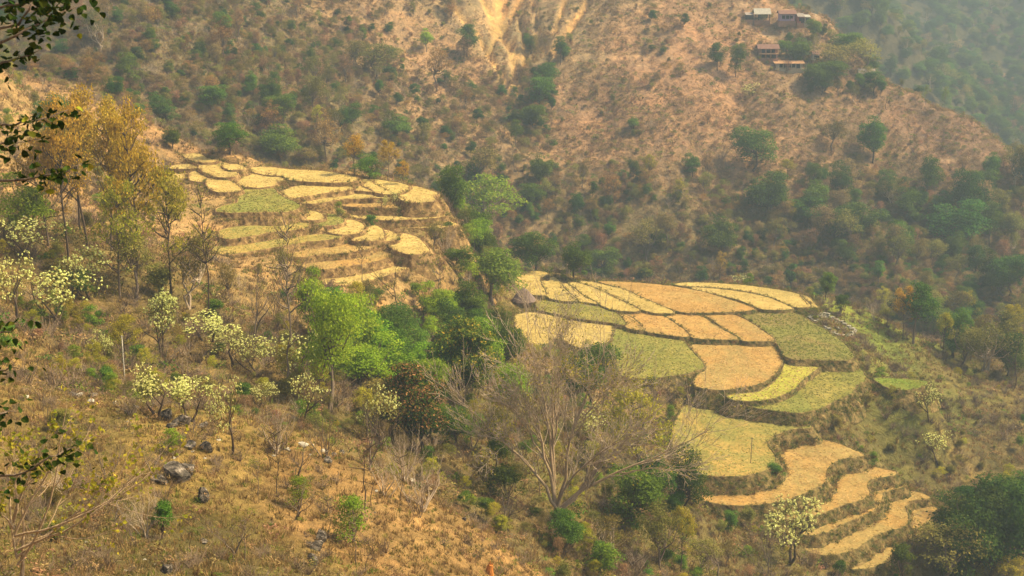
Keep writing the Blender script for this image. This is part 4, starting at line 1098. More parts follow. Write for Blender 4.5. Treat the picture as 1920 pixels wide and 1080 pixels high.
# ------------------------------------------------------------------ uncounted repeats: trees of the hillsides, one object each, shared meshes
def poly_px(pts):
    return np.array(pts, float)
def scatter_px(n, poly, y_rng=None, tries=40):
    """n ground points seen inside a photo region"""
    P = poly_px(poly); res = []
    mn, mx = P.min(0), P.max(0)
    while len(res) < n and tries > 0:
        tries -= 1
        q = rng.uniform(mn, mx, (n * 2, 2))
        k = in_poly(q[:, 0], q[:, 1], P)
        for a, b in q[k]:
            p = hit(a, b)
            if y_rng and not (y_rng[0] < p[1] < y_rng[1]): continue
            if in_fields(np.array([p[0]]), np.array([p[1]]), 1.2)[0]: continue
            res.append(p)
            if len(res) >= n: break
    return res
WILD = [
 # region, n, kinds, height m, width ratio, group, label, Yrange
 ([(0,0),(560,0),(640,230),(480,300),(330,180),(60,160)], 70, {'brown':4,'olive':3,'green':2,'brushy':2,'orange':2,'bare':2}, (5,10), .8, 'trees of the shaded upper left hillside', 'upper left hillside', (245,460)),
 ([(480,0),(860,0),(900,200),(820,320),(600,260)], 50, {'brown':3,'olive':3,'green':1,'brushy':2,'orange':1,'limeyel':1}, (4,8.5), .8, 'trees of the hillside left of the scar', 'hillside left of the scar', (260,460)),
 ([(960,60),(1060,120),(1010,300),(960,290),(1000,180)], 14, {'green':3,'olive':2}, (5,8), .8, 'trees of the gully under the scar', 'gully under the scar', (290,460)),
 ([(1060,20),(1400,20),(1560,180),(1700,300),(1500,330),(1100,330)], 30, {'olive':2,'brushy':5,'brown':3,'bare':2}, (2.2,5), .95, 'scattered trees of the bare middle hillside', 'bare middle hillside', (290,460)),
 ([(830,330),(1200,330),(1500,330),(1530,500),(1000,500),(860,430)], 66, {'green':2,'olive':3,'brown':3,'brushy':1,'orange':2,'dark':1,'limeyel':1}, (4.5,9), .8, 'trees of the lower far hillside', 'lower far hillside', (270,400)),
 ([(1500,340),(1920,310),(1920,640),(1740,620),(1560,540)], 78, {'green':3,'dark':3,'olive':3,'brown':1,'brushy':1}, (6,12), .95, 'trees of the dark lower right hillside', 'dark lower right hillside', (230,400)),
 ([(1440,90),(1650,100),(1660,210),(1480,180)], 10, {'olive':2,'green':2,'brown':1}, (4,7), .8, 'trees around the village', 'ridge by the village', (340,430)),
 ([(1540,0),(1920,0),(1920,290),(1700,140),(1560,40)], 90, {'green':3,'olive':3,'dark':2,'brown':2}, (7,13), .9, 'hazy trees of the farthest hillside', 'farthest hazy hillside', (520,1200)),
 ([(0,440),(260,430),(420,560),(560,620),(620,760),(400,740),(150,700),(0,690)], 34, {'brushy':5,'olive':2,'limeyel':1,'bare':1}, (1.8,4), .9, 'brush of the left slope', 'brown left slope', (92,180)),
 ([(560,620),(860,640),(980,760),(1320,880),(1400,1080),(1020,1080),(820,880),(640,810)], 46, {'brushy':5,'olive':3,'green':1,'limeyel':1,'bare':1}, (2.5,5), .8, 'brush of the ravine', 'wooded ravine', (92,190)),
 ([(1600,680),(1760,700),(1920,700),(1920,880),(1740,900),(1560,800)], 26, {'brushy':3,'oliveb':3,'bush':1}, (1.0,2.2), 1.2, 'bushes of the right scrub slope', 'right scrub slope', (150,240)),
 ([(1560,560),(1700,620),(1800,680),(1920,720),(1920,600),(1700,560)], 34, {'olive':4,'brushy':2,'green':2,'limeyel':1,'bare':1}, (5,9.5), .85, 'trees along the right rim', 'right rim below the fields', (195,290)),
 ([(590,620),(700,630),(840,610),(985,610),(985,700),(900,780),(720,760),(600,730)], 64, {'lush':6,'green':3,'lushopen':2,'dark':1,'olive':1,'bare':1}, (3.6,6.8), 1.05, 'green trees of the central belt', 'central green belt', (110,215)),
 ([(1395,45),(1545,45),(1540,70),(1530,140),(1410,135)], 14, {'olive':3,'green':2,'brown':3,'brushy':2}, (2.2,4), .9, 'small trees among the village houses', 'ridge village', (340,430)),
 ([(1520,60),(1690,90),(1700,200),(1500,190)], 28, {'olive':3,'green':2,'dark':2,'brushy':1}, (4,8), .95, 'trees of the ridge village', 'ridge village', (340,430)),
 ([(330,800),(600,850),(760,920),(900,1020),(700,1078),(420,1078),(250,1000)], 26, {'barethin':4,'brushy':4,'bare':1}, (1.6,3.6), .6, 'saplings and dead shrubs of the near slope', 'near dry slope', (40,92)),
 ([(20,760),(280,780),(330,900),(250,1070),(20,1070)], 22, {'brushy':5,'oliveb':2,'barethin':1}, (1.0,2.2), .6, 'saplings and dead shrubs of the near slope', 'near dry slope', (40,92)),
 ([(330,470),(560,500),(700,600),(640,640),(420,600)], 16, {'brushy':3,'olive':3,'limeyel':1}, (3,6), .7, 'brush under the upper terraces', 'slope under the upper terraces', (120,185)),
 ([(830,330),(960,330),(965,500),(930,590),(850,560),(835,430)], 34, {'green':3,'olive':3,'brown':1,'lush':1}, (3,6.5), .95, 'trees between the two terrace flights', 'hollow between the terrace flights', (200,300)),
]
MARKS = [('eroded scar',950,60),('large orange tree',818,130),('pale tin shed',1427,35),('red tin-roofed house',1438,100),('grey tin roof',1623,140),('isolated green far tree',1410,280),('blue-green far tree',1436,370),('orange-brown far tree',1142,350),
 ('lone round bush',1188,232),('tall under-village tree',1636,260),('round knoll tree',308,210),('thatched hut',980,560),('ruined foundation',1562,612),('spreading bare tree',1045,820),('golden-tipped mango tree',868,690),('rusty mango tree',790,770),
 ('two-trunked green tree',622,660),('airy bright green tree',905,390),('thin pale pole',234,670),('golden stand',180,330),('biggest grey boulder',342,790),('large blossoming tree',1480,1000),('corner evergreens',1812,1000),('upper slope blossoms',1742,765),
 ('lower slope blossoms',1757,850),('thick-trunked rim tree',1712,600),('bright green plot',1690,720),('gully bare tree',1540,520),('wide dark tree',1612,420),('widest dark tree',1790,430),('dark shoulder tree',1842,340),('low hazy green tree',1350,450),
 ('low hazy olive tree',1215,460),('green slope tree',110,220),('rusty brown terrace tree',610,270),('spreading olive tree',705,115),('slim lopped ridge tree',1770,190),('pale far road',1890,146),('pale far bare tree',965,295),('sprawling olive rim tree',1850,650),
 ('pale-trunked bare tree',535,640),('tall dark bare tree',394,480),('lilac house',1474,35),('dense rim green tree',1076,490),('hazy terrace tree',525,280),('leaning blossoming sapling',425,780),('lower gully tree',1000,230),('upper gully tree',1030,150)]
PENDING = {}
def wild_label(k, p, h):
    px, py = [float(v) for v in project(p + np.array([0, 0, h * .5]))]
    nm, mx, my = min(MARKS, key=lambda m: (m[1] - px) ** 2 + (m[2] - py) ** 2)
    dx, dy = px - mx, py - my
    dist = math.hypot(dx, dy)
    side = ('' if abs(dx) < .4 * dist else 'left' if dx < 0 else 'right'); vert = ('' if abs(dy) < .4 * dist else 'above' if dy < 0 else 'below')
    where = (vert + ' and ' + side + ' of' if vert and side else vert if vert else side + ' of')
    how = 'right beside' if dist < 34 else ('just ' + where if dist < 95 else 'well ' + where)
    return LOOK[k] + ' ' + how + ' the ' + nm
def settle_labels():
    for lab, lst in PENDING.items():
        if len(lst) == 1: lst[0][0]['label'] = lab; continue
        lst.sort(key=lambda t: t[1])
        n = len(lst)
        ordn = ['leftmost', 'second from left', 'third from left', 'fourth from left', 'fifth from left', 'sixth from left', 'seventh from left', 'eighth from left', 'ninth from left', 'tenth from left'] + ['far along'] * 40
        names = ['left one', 'right one'] if n == 2 else ['leftmost', 'middle one', 'rightmost'] if n == 3 else ordn[:n - 1] + ['rightmost']
        for (o, _), w_ in zip(lst, names): o['label'] = lab + ', ' + w_
LOOK = {'barethin': 'thin bare sapling', 'lushopen': 'airy light-green tree', 'lush': 'bright green tree', 'green': 'mid-green tree', 'dark': 'dark evergreen', 'olive': 'thin olive-leaved tree', 'brown': 'brown half-dry tree', 'orange': 'rust-orange tree', 'brushy': 'grey leafless shrub', 'bare': 'bare pale-limbed tree',
        'limeyel': 'yellow-green slim tree', 'bush': 'small green bush', 'oliveb': 'dull olive bush'}
for reg, n, kinds, hr, wr, grp, where, yr_ in WILD:
    ks = [k for k, c in kinds.items() for _ in range(c)]
    for p in scatter_px(n, reg, yr_):
        k = random.choice(ks)
        h = random.uniform(*hr) * random.uniform(.6, 1.15) * (.6 if k in ('brushy', 'bush', 'oliveb') and hr[1] > 5 else 1)
        if k in ('bush', 'oliveb', 'brushy'): wd = h * random.uniform(1.0, 1.5)
        else: wd = h * wr * random.uniform(.75, 1.2)
        o = plant(k, p - np.array([0, 0, .1]), h, wd, LOOK[k] + ' on the ' + where, grp)
        PENDING.setdefault(wild_label(k, p, h), []).append((o, float(project(p)[0])))
settle_labels()

# ------------------------------------------------------------------ ground vegetation nobody could count: instanced tufts and scrub
def PROTO_CROWNS(*ks): return [p['crown'] for k in ks for p in PROTO[k]]
def gn_scatter(name, protos, P, rot, scl, idx, label=None):
    me = bpy.data.meshes.new(name)
    me.vertices.add(len(P)); me.vertices.foreach_set('co', np.asarray(P, np.float32).ravel())
    for k, typ, arr in (('rot', 'FLOAT_VECTOR', rot), ('scl', 'FLOAT_VECTOR', scl), ('pick', 'INT', idx)):
        a = me.attributes.new(k, typ, 'POINT')
        a.data.foreach_set('vector' if typ == 'FLOAT_VECTOR' else 'value', np.asarray(arr, np.float32 if typ != 'INT' else np.int32).ravel())
    o = link(name, me)
    g = bpy.data.node_groups.new(name, 'GeometryNodeTree')
    g.interface.new_socket('Geometry', in_out='INPUT', socket_type='NodeSocketGeometry')
    g.interface.new_socket('Geometry', in_out='OUTPUT', socket_type='NodeSocketGeometry')
    gi = g.nodes.new('NodeGroupInput'); go = g.nodes.new('NodeGroupOutput')
    ip = g.nodes.new('GeometryNodeInstanceOnPoints'); jn = g.nodes.new('GeometryNodeJoinGeometry')
    ip.inputs['Pick Instance'].default_value = True
    for pm in protos:
        po = bpy.data.objects.new(name + '_source', pm)
        oi = g.nodes.new('GeometryNodeObjectInfo'); oi.inputs['Object'].default_value = po; oi.inputs['As Instance'].default_value = True
        g.links.new(oi.outputs['Geometry'], jn.inputs[0])
    def na(nm, typ):
        n = g.nodes.new('GeometryNodeInputNamedAttribute'); n.data_type = typ; n.inputs['Name'].default_value = nm
        return n.outputs['Attribute']
    g.links.new(gi.outputs[0], ip.inputs['Points']); g.links.new(jn.outputs[0], ip.inputs['Instance'])
    g.links.new(na('pick', 'INT'), ip.inputs['Instance Index'])
    g.links.new(na('rot', 'FLOAT_VECTOR'), ip.inputs['Rotation']); g.links.new(na('scl', 'FLOAT_VECTOR'), ip.inputs['Scale'])
    g.links.new(ip.outputs[0], go.inputs[0])
    md = o.modifiers.new('scatter', 'NODES'); md.node_group = g
    set_props(o, label, kind='stuff')
    return o
def tuft(seed, mat, n=14, h=.5, spread=.22, wd=.022, lean=.35):
    r = np.random.default_rng(seed)
    b = np.c_[r.normal(0, spread * .5, (n, 2)), np.full(n, -.03)]
    a = r.uniform(0, 6.28, n)
    hh = h * r.uniform(.5, 1.1, n)
    dx = np.c_[np.cos(a), np.sin(a), np.zeros(n)] * wd
    ln = r.normal(0, lean, (n, 2)) + b[:, :2] * 1.2
    mid = b + np.c_[ln * hh[:, None] * .35, hh * .6]; tip = b + np.c_[ln * hh[:, None], hh]
    V = np.stack([b - dx, b + dx, mid + dx * .8, mid - dx * .8, tip], 1).reshape(-1, 3)
    i = np.arange(n) * 5
    Q = np.stack([i, i + 1, i + 2, i + 3], 1); T = np.stack([i + 3, i + 2, i + 4], 1)
    ti = r.normal(.5, .22, n)
    return mesh_np('tuft', V, T, Q, [M[mat]], {'tint': ('FACE', 'FLOAT', np.clip(np.r_[ti, ti], 0, 1))})
def scrub(seed, mat, n=70, leaf=.13, twigs=10, flat=.7):
    r = np.random.default_rng(seed)
    nl = 6
    Lc = np.c_[r.normal(0, .28, (nl, 2)), r.uniform(.2, .6, nl)]
    C = Lc[r.integers(0, nl, n)] + rdir(r, n) * r.uniform(.1, .3, (n, 1)) * np.array([1, 1, flat])
    V, Q = leaf_quads(C, r.normal(0, .6, (n, 3)) + [0, 0, .5] + (C - [0, 0, .3]), leaf * r.uniform(.6, 1.4, n), r)
    ti = r.normal(.5, .22, n)
    return mesh_np('scrub', V, None, Q, [M[mat]], {'tint': ('FACE', 'FLOAT', np.clip(ti, 0, 1))})
def twiggy(seed, mat='twig', n=26):
    r = np.random.default_rng(seed)
    mb = MB()
    for _ in range(n):
        d = np.array([r.normal(0, .55), r.normal(0, .55), 1.0]); d /= np.linalg.norm(d)
        L = r.uniform(.5, 1.05); p = np.array([r.normal(0, .06), r.normal(0, .06), -.05])
        m_ = p + d * L * .55 + r.normal(0, .04, 3); e = p + d * L + r.normal(0, .09, 3)
        mb.tube(np.array([p, m_, e]), np.array([.016, .011, .005]), 3, False)
        q = m_ + r.normal(0, .22, 3) + [0, 0, .15]
        mb.tube(np.array([m_, (m_ + q) / 2, q]), np.array([.009, .007, .004]), 3, False)
    return mb.mesh('twiggy', [M[mat]], False)
def region_pts(n, yr_, dens_pow=1.0, umax=.31, keep=None, open_=True):
    u = rng.uniform(-umax, umax, n); a = yr_[0] + 60; b = yr_[1] + 60
    s = rng.uniform(0, 1, n)
    Y = (a ** (2 - dens_pow) + s * (b ** (2 - dens_pow) - a ** (2 - dens_pow))) ** (1 / (2 - dens_pow)) - 60
    X = u * (Y + 60)
    k = ~in_fields(X, Y, .6)
    X, Y = X[k], Y[k]
    k = sample(BARE, X, Y) < rng.uniform(.05, .6, len(X))
    X, Y = X[k], Y[k]
    if open_:
        px, py = project(np.c_[X, Y, ground(X, Y)])
        k = ~(in_poly(px, py, np.array([(300,275),(480,300),(830,375),(800,480),(720,560),(660,560),(500,540),(400,545),(300,420)], float)) & (Y > 140) & (rng.random(len(X)) < .72))
        X, Y = X[k], Y[k]
    if keep is not None:
        k = keep(X, Y); X, Y = X[k], Y[k]
    return np.c_[X, Y, ground(X, Y)]
def grassy(X, Y):
    return in_poly(*project(np.c_[X, Y, ground(X, Y)]), np.array([(1520,570),(1600,590),(1700,630),(1780,690),(1740,720),(1640,700),(1600,640)], float))
def scat(name, protos, P, smin, smax, zmul=1.0, tilt=.12):
    n = len(P)
    s = rng.uniform(smin, smax, n) if np.isscalar(smin) else smin
    gn_scatter(name, protos, P, np.c_[rng.normal(0, tilt, (n, 2)), rng.uniform(0, 6.28, n)], np.c_[s, s, s * zmul * rng.uniform(.7, 1.3, n)], rng.integers(0, len(protos), n))
dryT = [tuft(1, 'dry', 16, .4), tuft(2, 'dry', 18, .38, .25), tuft(3, 'drybrown', 16, .45), tuft(4, 'drybrown', 16, .5, .3), tuft(5, 'grass', 16, .3, .25), tuft(6, 'drybrown', 18, .4, .3)]
bankT = [tuft(11, 'bankgreen', 18, .5, .3, .035, .5), tuft(12, 'drybrown', 16, .5, .3, .03, .5), tuft(13, 'grass', 18, .4, .35, .03, .5), tuft(14, 'dry', 14, .4, .3, .03, .5), tuft(15, 'bankgreen', 18, .4, .35, .035, .5), tuft(16, 'drybrown', 18, .45, .35, .03, .5)]
scrubs = [scrub(21, 'brown'), scrub(22, 'olive'), scrub(23, 'brown', 60, .12), scrub(24, 'green', 80), scrub(25, 'drybrown', 70, .12), scrub(26, 'olive', 50)]
twigs = [twiggy(31), twiggy(32), twiggy(33)]
scat('dry_grass', dryT, region_pts(30000, (34, 100), 1.2), .3, .85)
scat('slope_grass', dryT, region_pts(26000, (92, 250), 1.1), .9, 1.9, .8)
scat('terrace_straw', [dryT[0], dryT[1], dryT[0], dryT[2]], region_pts(9000, (140, 232), 1.0, .26, lambda X, Y: in_poly(*project(np.c_[X, Y, ground(X, Y)]), np.array([(300,275),(480,300),(830,375),(800,480),(720,560),(660,560),(500,540),(400,545),(300,420)], float)), False), .6, 1.3, .8)
scat('slope_scrub', scrubs, region_pts(6500, (88, 250), 1.0, .31, lambda X, Y: (fbm(X / 11, Y / 11) + rng.uniform(-.4, .4, len(X)) > -.1) & ~(grassy(X, Y) & (rng.random(len(X)) < .8))), .7, 2.2, .8)
scat('dead_twigs', twigs, region_pts(3800, (86, 235), 1.0, .3, lambda X, Y: fbm(X / 9 + 50, Y / 9) > -.1), .9, 2.3, .8)
scat('rim_grass', [bankT[2], dryT[4], bankT[2], dryT[0]], region_pts(30000, (180, 235), 1.0, .31, grassy), .4, .9, .7)
scat('near_scrub', [scrubs[0], scrubs[4], scrubs[4], twigs[0], twigs[1], twigs[2], scrubs[1]], region_pts(6000, (36, 97), 1.0, .31, lambda X, Y: fbm(X / 7 + 20, Y / 7) + rng.uniform(-.25, .25, len(X)) + np.where(X < -.13 * Y, .1, 0) - np.where((Y > 62) & (X > -.22 * Y) & (X < -.06 * Y), .35, 0) > .0), .35, 1.05, .8, .2)
scat('near_green', [scrubs[3], scrubs[1], bankT[0]], region_pts(1500, (40, 98), 1.0, .31), .2, .6, .8)
def far_keep(X, Y):
    px, py = project(np.c_[X, Y, ground(X, Y)])
    d = fbm(X / 17, Y / 24) + rng.uniform(-.5, .5, len(X))
    bare = (px > 1050) & (px < 1500) & (py < 300)
    left = (px < 620) | (px > 1550) | (py > 330)
    near_scar = (np.abs(px - 960) < 80) & (py < 130)
    return (d > np.where(bare, -.12, np.where(left, -.45, -.15))) & ~(near_scar & (rng.random(len(X)) < .55))
scat('hillside_scrub', scrubs, region_pts(46000, (245, 480), 1.0, .33, far_keep), .6, 2.3, .65)
scat('hillside_grass', [dryT[2], dryT[3], dryT[5], dryT[1], scrubs[4], scrubs[0]], region_pts(70000, (250, 470), 1.0, .33, lambda X, Y: fbm(X / 9 + 31, Y / 13) + rng.uniform(-.3, .3, len(X)) > -.1), .9, 2.2, .7, .3)
scat('distant_forest', [c for c in PROTO_CROWNS('olive', 'green', 'dark', 'green')], region_pts(9000, (500, 1050), 1.0, .4, lambda X, Y: fbm(X / 60, Y / 60) + rng.uniform(-.4, .4, len(X)) > -.35), 5.0, 11.0, .8)
def crowns(*ks): return [p['crown'] for k in ks for p in PROTO[k]]
def far_wood(X, Y):
    px, py = project(np.c_[X, Y, ground(X, Y)])
    d = fbm(X / 20 + 7, Y / 28) + rng.uniform(-.35, .35, len(X))
    low = np.clip((py - 300) / 120, 0, 1) * .55 + np.clip((px - 1500) / 200, 0, 1) * np.clip((py - 330) / 80, 0, 1) * .35
    left = np.where(px < 640, .38, np.where(px < 860, .15, 0))
    bare = np.where((px > 1040) & (px < 1720) & (py < 310), -.42, 0) + np.where((px > 880) & (px < 1050) & (py < 130), -.9, 0) + np.where((px > 1640) & (px < 1900) & (py > 200) & (py < 330), -.5, 0)
    return d + low + left + bare > .06
scat('hillside_wood', crowns('olive', 'brown', 'brown', 'orange', 'olive', 'brown', 'dark'), region_pts(11000, (245, 430), 1.0, .33, far_wood), 1.6, 4.6, .8)
scat('hillside_brush', [p['trunk'] for p in PROTO['brushy'] * 2] + crowns('brown', 'olive', 'brown'), region_pts(8000, (245, 430), 1.0, .33, far_wood), 1.6, 4.2, .9)
def mid_bare(X, Y):
    px, py = project(np.c_[X, Y, ground(X, Y)])
    return (px > 620) & (px < 1940) & (py < 360) & (fbm(X / 13 + 11, Y / 20) + rng.uniform(-.45, .45, len(X)) > .0)
scat('midhill_brush', [p['trunk'] for p in PROTO['brushy']] + crowns('brown', 'olive', 'brown', 'oliveb'), region_pts(15000, (270, 460), 1.0, .33, mid_bare), .7, 2.1, .85)
def mid_wood(X, Y):
    px, py = project(np.c_[X, Y, ground(X, Y)])
    return (fbm(X / 10 + 3, Y / 12) + rng.uniform(-.4, .4, len(X)) + np.where((px > 560) & (px < 1320) & (py > 600), .3, -.05) > .12) & ~((px > 1540) & (py > 540) & (py < 700)) & ~((px > 300) & (px < 860) & (py < 540))
scat('slope_brush', [p['trunk'] for p in PROTO['brushy']] + crowns('oliveb', 'brown', 'olive', 'bush', 'limeyel'), region_pts(5400, (90, 240), 1.0, .31, mid_wood), .8, 2.4, .9)
# grass on the banks of the terraces
BP = []; UP_ = []; BO = []
for f in FIELDS:
    W = f['W']
    k = rng.integers(0, len(W), int(len(W) * 6))
    off = rng.uniform(.05, 1.5, len(k)) ** 1.0
    O = offset(W, 1.0) - W
    Q = W[k] + O[k] * off[:, None] + rng.normal(0, .12, (len(k), 2))
    zq = f['z'] + .12 - np.interp(off, [.2, .45, .8, 1.35, 1.6], [0, .42, .95, 1.75, 2.1])
    keepk = ~in_poly(Q[:, 0], Q[:, 1], f['W'])
    for g_ in FIELDS:
        if g_ is f or g_['upper'] != f['upper']: continue
        over = g_['z'] > zq - .02
        if over.any(): keepk &= ~(over & in_poly(Q[:, 0], Q[:, 1], g_['W']))
    Q = Q[keepk]; off = off[keepk]
    if f['upper']:
        q_ = rng.random(len(Q)) < .6; UP_.append(np.c_[Q[q_], f['z'] + .1 - np.interp(off[q_], [.2, .45, .8, 1.35, 1.6], [0, .42, .95, 1.75, 2.1])]); continue
    BO.append(off)
    BP.append(np.c_[Q, f['z'] + .12 - np.interp(off, [.2, .45, .8, 1.35, 1.6], [0, .42, .95, 1.75, 2.1])])
BP = np.concatenate(BP)
gz = ground(BP[:, 0], BP[:, 1])
BP[:, 2] = np.maximum(BP[:, 2], gz)
UP_ = np.concatenate(UP_); UP_[:, 2] = np.maximum(UP_[:, 2], ground(UP_[:, 0], UP_[:, 1]))
scat('terrace_grass', [dryT[0], dryT[2], dryT[3], bankT[0], bankT[1], scrubs[1], scrubs[0]], UP_, .4, 1.1, .9, .3)
BO = np.concatenate(BO)
scat('bank_grass', bankT, BP + rng.normal(0, .06, BP.shape), (rng.uniform(.28, .7, len(BP)) + .55 * np.clip(BO - .25, 0, .8)), None, .85, .4)
kb = (rng.random(len(BP)) < .08) & (BO > .45)
kb &= fbm(BP[:, 0] / 3, BP[:, 1] / 3) > .1
scat('bank_scrub', [scrubs[1], scrubs[3], scrubs[5], scrubs[0]], BP[kb], .3, .85, .8)

# ------------------------------------------------------------------ boulders
def rock_mesh(seed, flat=.75):
    r = np.random.default_rng(seed)
    import bmesh
    bm = bmesh.new()
    bmesh.ops.create_icosphere(bm, subdivisions=4, radius=.5)
    off = r.uniform(0, 50, 3)
    pl = rdir(r, 14); pd = r.uniform(.22, .42, 14)
    for v in bm.verts:
        c = np.array(v.co)
        for n_, d_ in zip(pl, pd):
            q = c @ n_ - d_
            if q > 0: c = c - n_ * q
        c = c * (1 + .24 * float(fbm(np.array([c[0] * 4 + off[0]]), np.array([c[1] * 4 + c[2] * 3 + off[1]]), 3)[0]))
        v.co = c * np.array([1, 1, flat])
    me = bpy.data.meshes.new('boulder'); bm.to_mesh(me); bm.free()
    return me
ROCKS = [rock_mesh(s, f) for s, f in ((1, .8), (2, .65), (3, .9), (4, .55), (5, 1.2))]
for me in ROCKS: me.materials.append(M['rock'])
PALE = [m.copy() for m in ROCKS]
for me in PALE: me.materials.clear(); me.materials.append(M['stone_pale'])
def boulder(px, py, wpx, label, var=0, pale=False, hs=1.0, group=None, name='boulder'):
    p = stand(px, py)
    d = p[1] * CP + p[2] * SP
    s = wpx * d / F
    o = link(name, (PALE if pale else ROCKS)[var], None, (p[0], p[1], p[2] + s * .16 * hs))
    o.scale = (s, s * random.uniform(.7, 1), s * hs)
    o.rotation_euler = (random.uniform(-.25, .25), random.uniform(-.25, .25), random.uniform(0, 6.28))
    return set_props(o, label, 'rock', group)
for a in [(313,788,36,'grey pointed boulder, left of the pair below the blossoming bushes',2,False,1.3),(342,797,42,'biggest grey boulder of the near crest',0,False,1.2),(380,801,22,'dark wedge boulder right of the biggest grey boulder',3,False,1.1),
  (356,838,38,'low flat grey boulder under the biggest one',1,False,.8),(387,846,32,'striped upright grey boulder beside the leaning sapling',2,False,1.3),(330,895,66,'wide dark outcrop in the grassy slope',0,False,1.0),(378,942,28,'upright dark slab standing in brown grass',4,False,1.5),
  (352,888,44,'craggy dark rock on the upper side of the wide dark outcrop',2,False,1.0),(300,905,40,'low dark rock on the left side of the wide dark outcrop',1,False,.9),(322,802,26,'grey rock wedged before the biggest boulder pair',3,False,1.0),(600,1015,26,'tilted grey rock above the slope edge boulder',4,False,1.1),(625,855,20,'half-buried grey rock right of the crest stones',1,False,.8),
  (590,1030,38,'grey boulder at the slope edge, lower right',0,False,1.1),(588,1060,26,'dark narrow rock under the slope edge boulder',4,False,1.2),(606,848,18,'pale rock with dark top on the crest',1,True,.9),(614,866,22,'grey rock below the pale one on the crest',0,False,1),
  (540,845,16,'pale yellowish stone on the crest',1,True,.9),(568,836,28,'flat pale slab on the crest',3,True,.6),(380,1018,26,'dark rock half sunk in the brown lower slope',1,False,.8),(312,1072,34,'grey boulder at the bottom edge of the picture',0,False,1),
  (135,742,22,'dark rock under the brush at the left crest',1,False,.8),(148,742,18,'pale rock in the crest line of stones',3,True,.8),(172,744,24,'grey flat rock in the crest line of stones',1,False,.7),(172,753,20,'pale flat stone under the grey flat rock',3,True,.5),
  (215,757,14,'cream round stone right of the crest line of stones',0,True,.9),(253,766,20,'dark green-grey rock near the pole',1,False,.8),(281,763,22,'dark rock left of the biggest boulders',0,False,1.0),(50,746,14,'pale stone alone at the left crest',1,True,.8),
  (770,905,20,'pale rock at the right tip of the crest',1,True,.8),(870,975,14,'small dark rock on the lower right crest',0,False,.9),(560,920,10,'tiny white stone in the grass',0,True,1.0),(400,487,20,'white rock under the tall dark leafless tree',1,True,.8),(640,850,14,'small grey rock right of the pale crest rocks',0,False,.9)]:
    boulder(*a)
NEARBY = [('thin pale pole', 234, 712), ('biggest grey boulder', 342, 797), ('wide dark outcrop', 330, 895), ('upright dark slab', 378, 942), ('middle bare sapling', 520, 932), ('dark right sapling', 680, 955), ('slope edge boulder', 590, 1030), ('pale crest rock', 606, 848), ('bottom edge boulder', 312, 1072), ('crest line of stones', 172, 748), ('corner tree stem', 42, 1000), ('left bright green bush', 556, 958)]
STONES = {}
for _ in range(58):
    q = random.choice([(110, 1030, 60, 22), (250, 1065, 50, 14), (560, 855, 90, 30), (330, 830, 90, 50), (200, 790, 120, 40), (50, 1060, 50, 15), (680, 960, 80, 50)])
    bx, by, bs, pale = q[0] + random.gauss(0, q[2] * .5), min(1078, q[1] + random.gauss(0, q[3] * .5)), random.uniform(4, 10), random.random() < .6
    nm, mx, my = min(NEARBY, key=lambda m: (m[1] - bx) ** 2 + (m[2] - by) ** 2)
    side = ('above' if by < my else 'below') if abs(by - my) > abs(bx - mx) else ('left of' if bx < mx else 'right of')
    lab = ('tiny' if bs < 6 else 'small' if bs < 8 else 'fist-shaped') + (' pale' if pale else ' grey') + ' stone lying ' + side + ' the ' + nm
    STONES.setdefault(lab, []).append((boulder(bx, by, bs, lab, random.randrange(4), pale, .8, 'loose stones of the near slope', 'stone'), bx))
PENDING.clear(); PENDING.update(STONES); settle_labels()

# ------------------------------------------------------------------ ruined foundation, stone by stone
def ruin():
    c = stand(1562, 612)
    root = link('ruined_foundation', None, None, tuple(c))
    mats = M['stone_ruin']
    ms = []
    for k in range(5):
        mb = MB(); mb.box((0, 0, 0), (1, 1, 1), 0, .09); ms.append(mb.mesh('stone', [mats]))
    cor = [(1516,596),(1548,594),(1604,622),(1572,630)]
    W = [stand(a, b) for a, b in cor]
    for i in range(4):
        a, b = W[i], W[(i + 1) % 4]
        L = np.linalg.norm((b - a)[:2]); n = max(3, int(L / .62))
        ang = math.atan2(b[1] - a[1], b[0] - a[0])
        for j in range(n):
            for lay in range(2):
                if lay == 1 and random.random() < .7: continue
                if random.random() < .1: continue
                q = a + (b - a) * ((j + .5) / n)
                o = link('stone', random.choice(ms), root)
                zz = float(ground(q[0], q[1]))
                o.location = (q[0] - c[0] + random.gauss(0, .05), q[1] - c[1] + random.gauss(0, .05), zz - c[2] + .16 + lay * .36)
                o.scale = (L / n * .96, random.uniform(.38, .52), random.uniform(.24, .34))
                o.rotation_euler = (random.gauss(0, .05), random.gauss(0, .05), ang + random.gauss(0, .06))
    for _ in range(26):
        s, t_ = random.random(), random.random()
        q = (W[0] * (1 - s) + W[1] * s) * (1 - t_) + (W[3] * (1 - s) + W[2] * s) * t_
        o = link('stone', random.choice(ms), root)
        o.location = (q[0] - c[0], q[1] - c[1], float(ground(q[0], q[1])) - c[2] + .1)
        k = random.uniform(.25, .55); o.scale = (k, k * .8, k * .6); o.rotation_euler = (random.gauss(0, .3), random.gauss(0, .3), random.uniform(0, 3))
    set_props(root, 'rectangular ruined stone foundation on the green rim of the fields', 'ruin')
ruin()

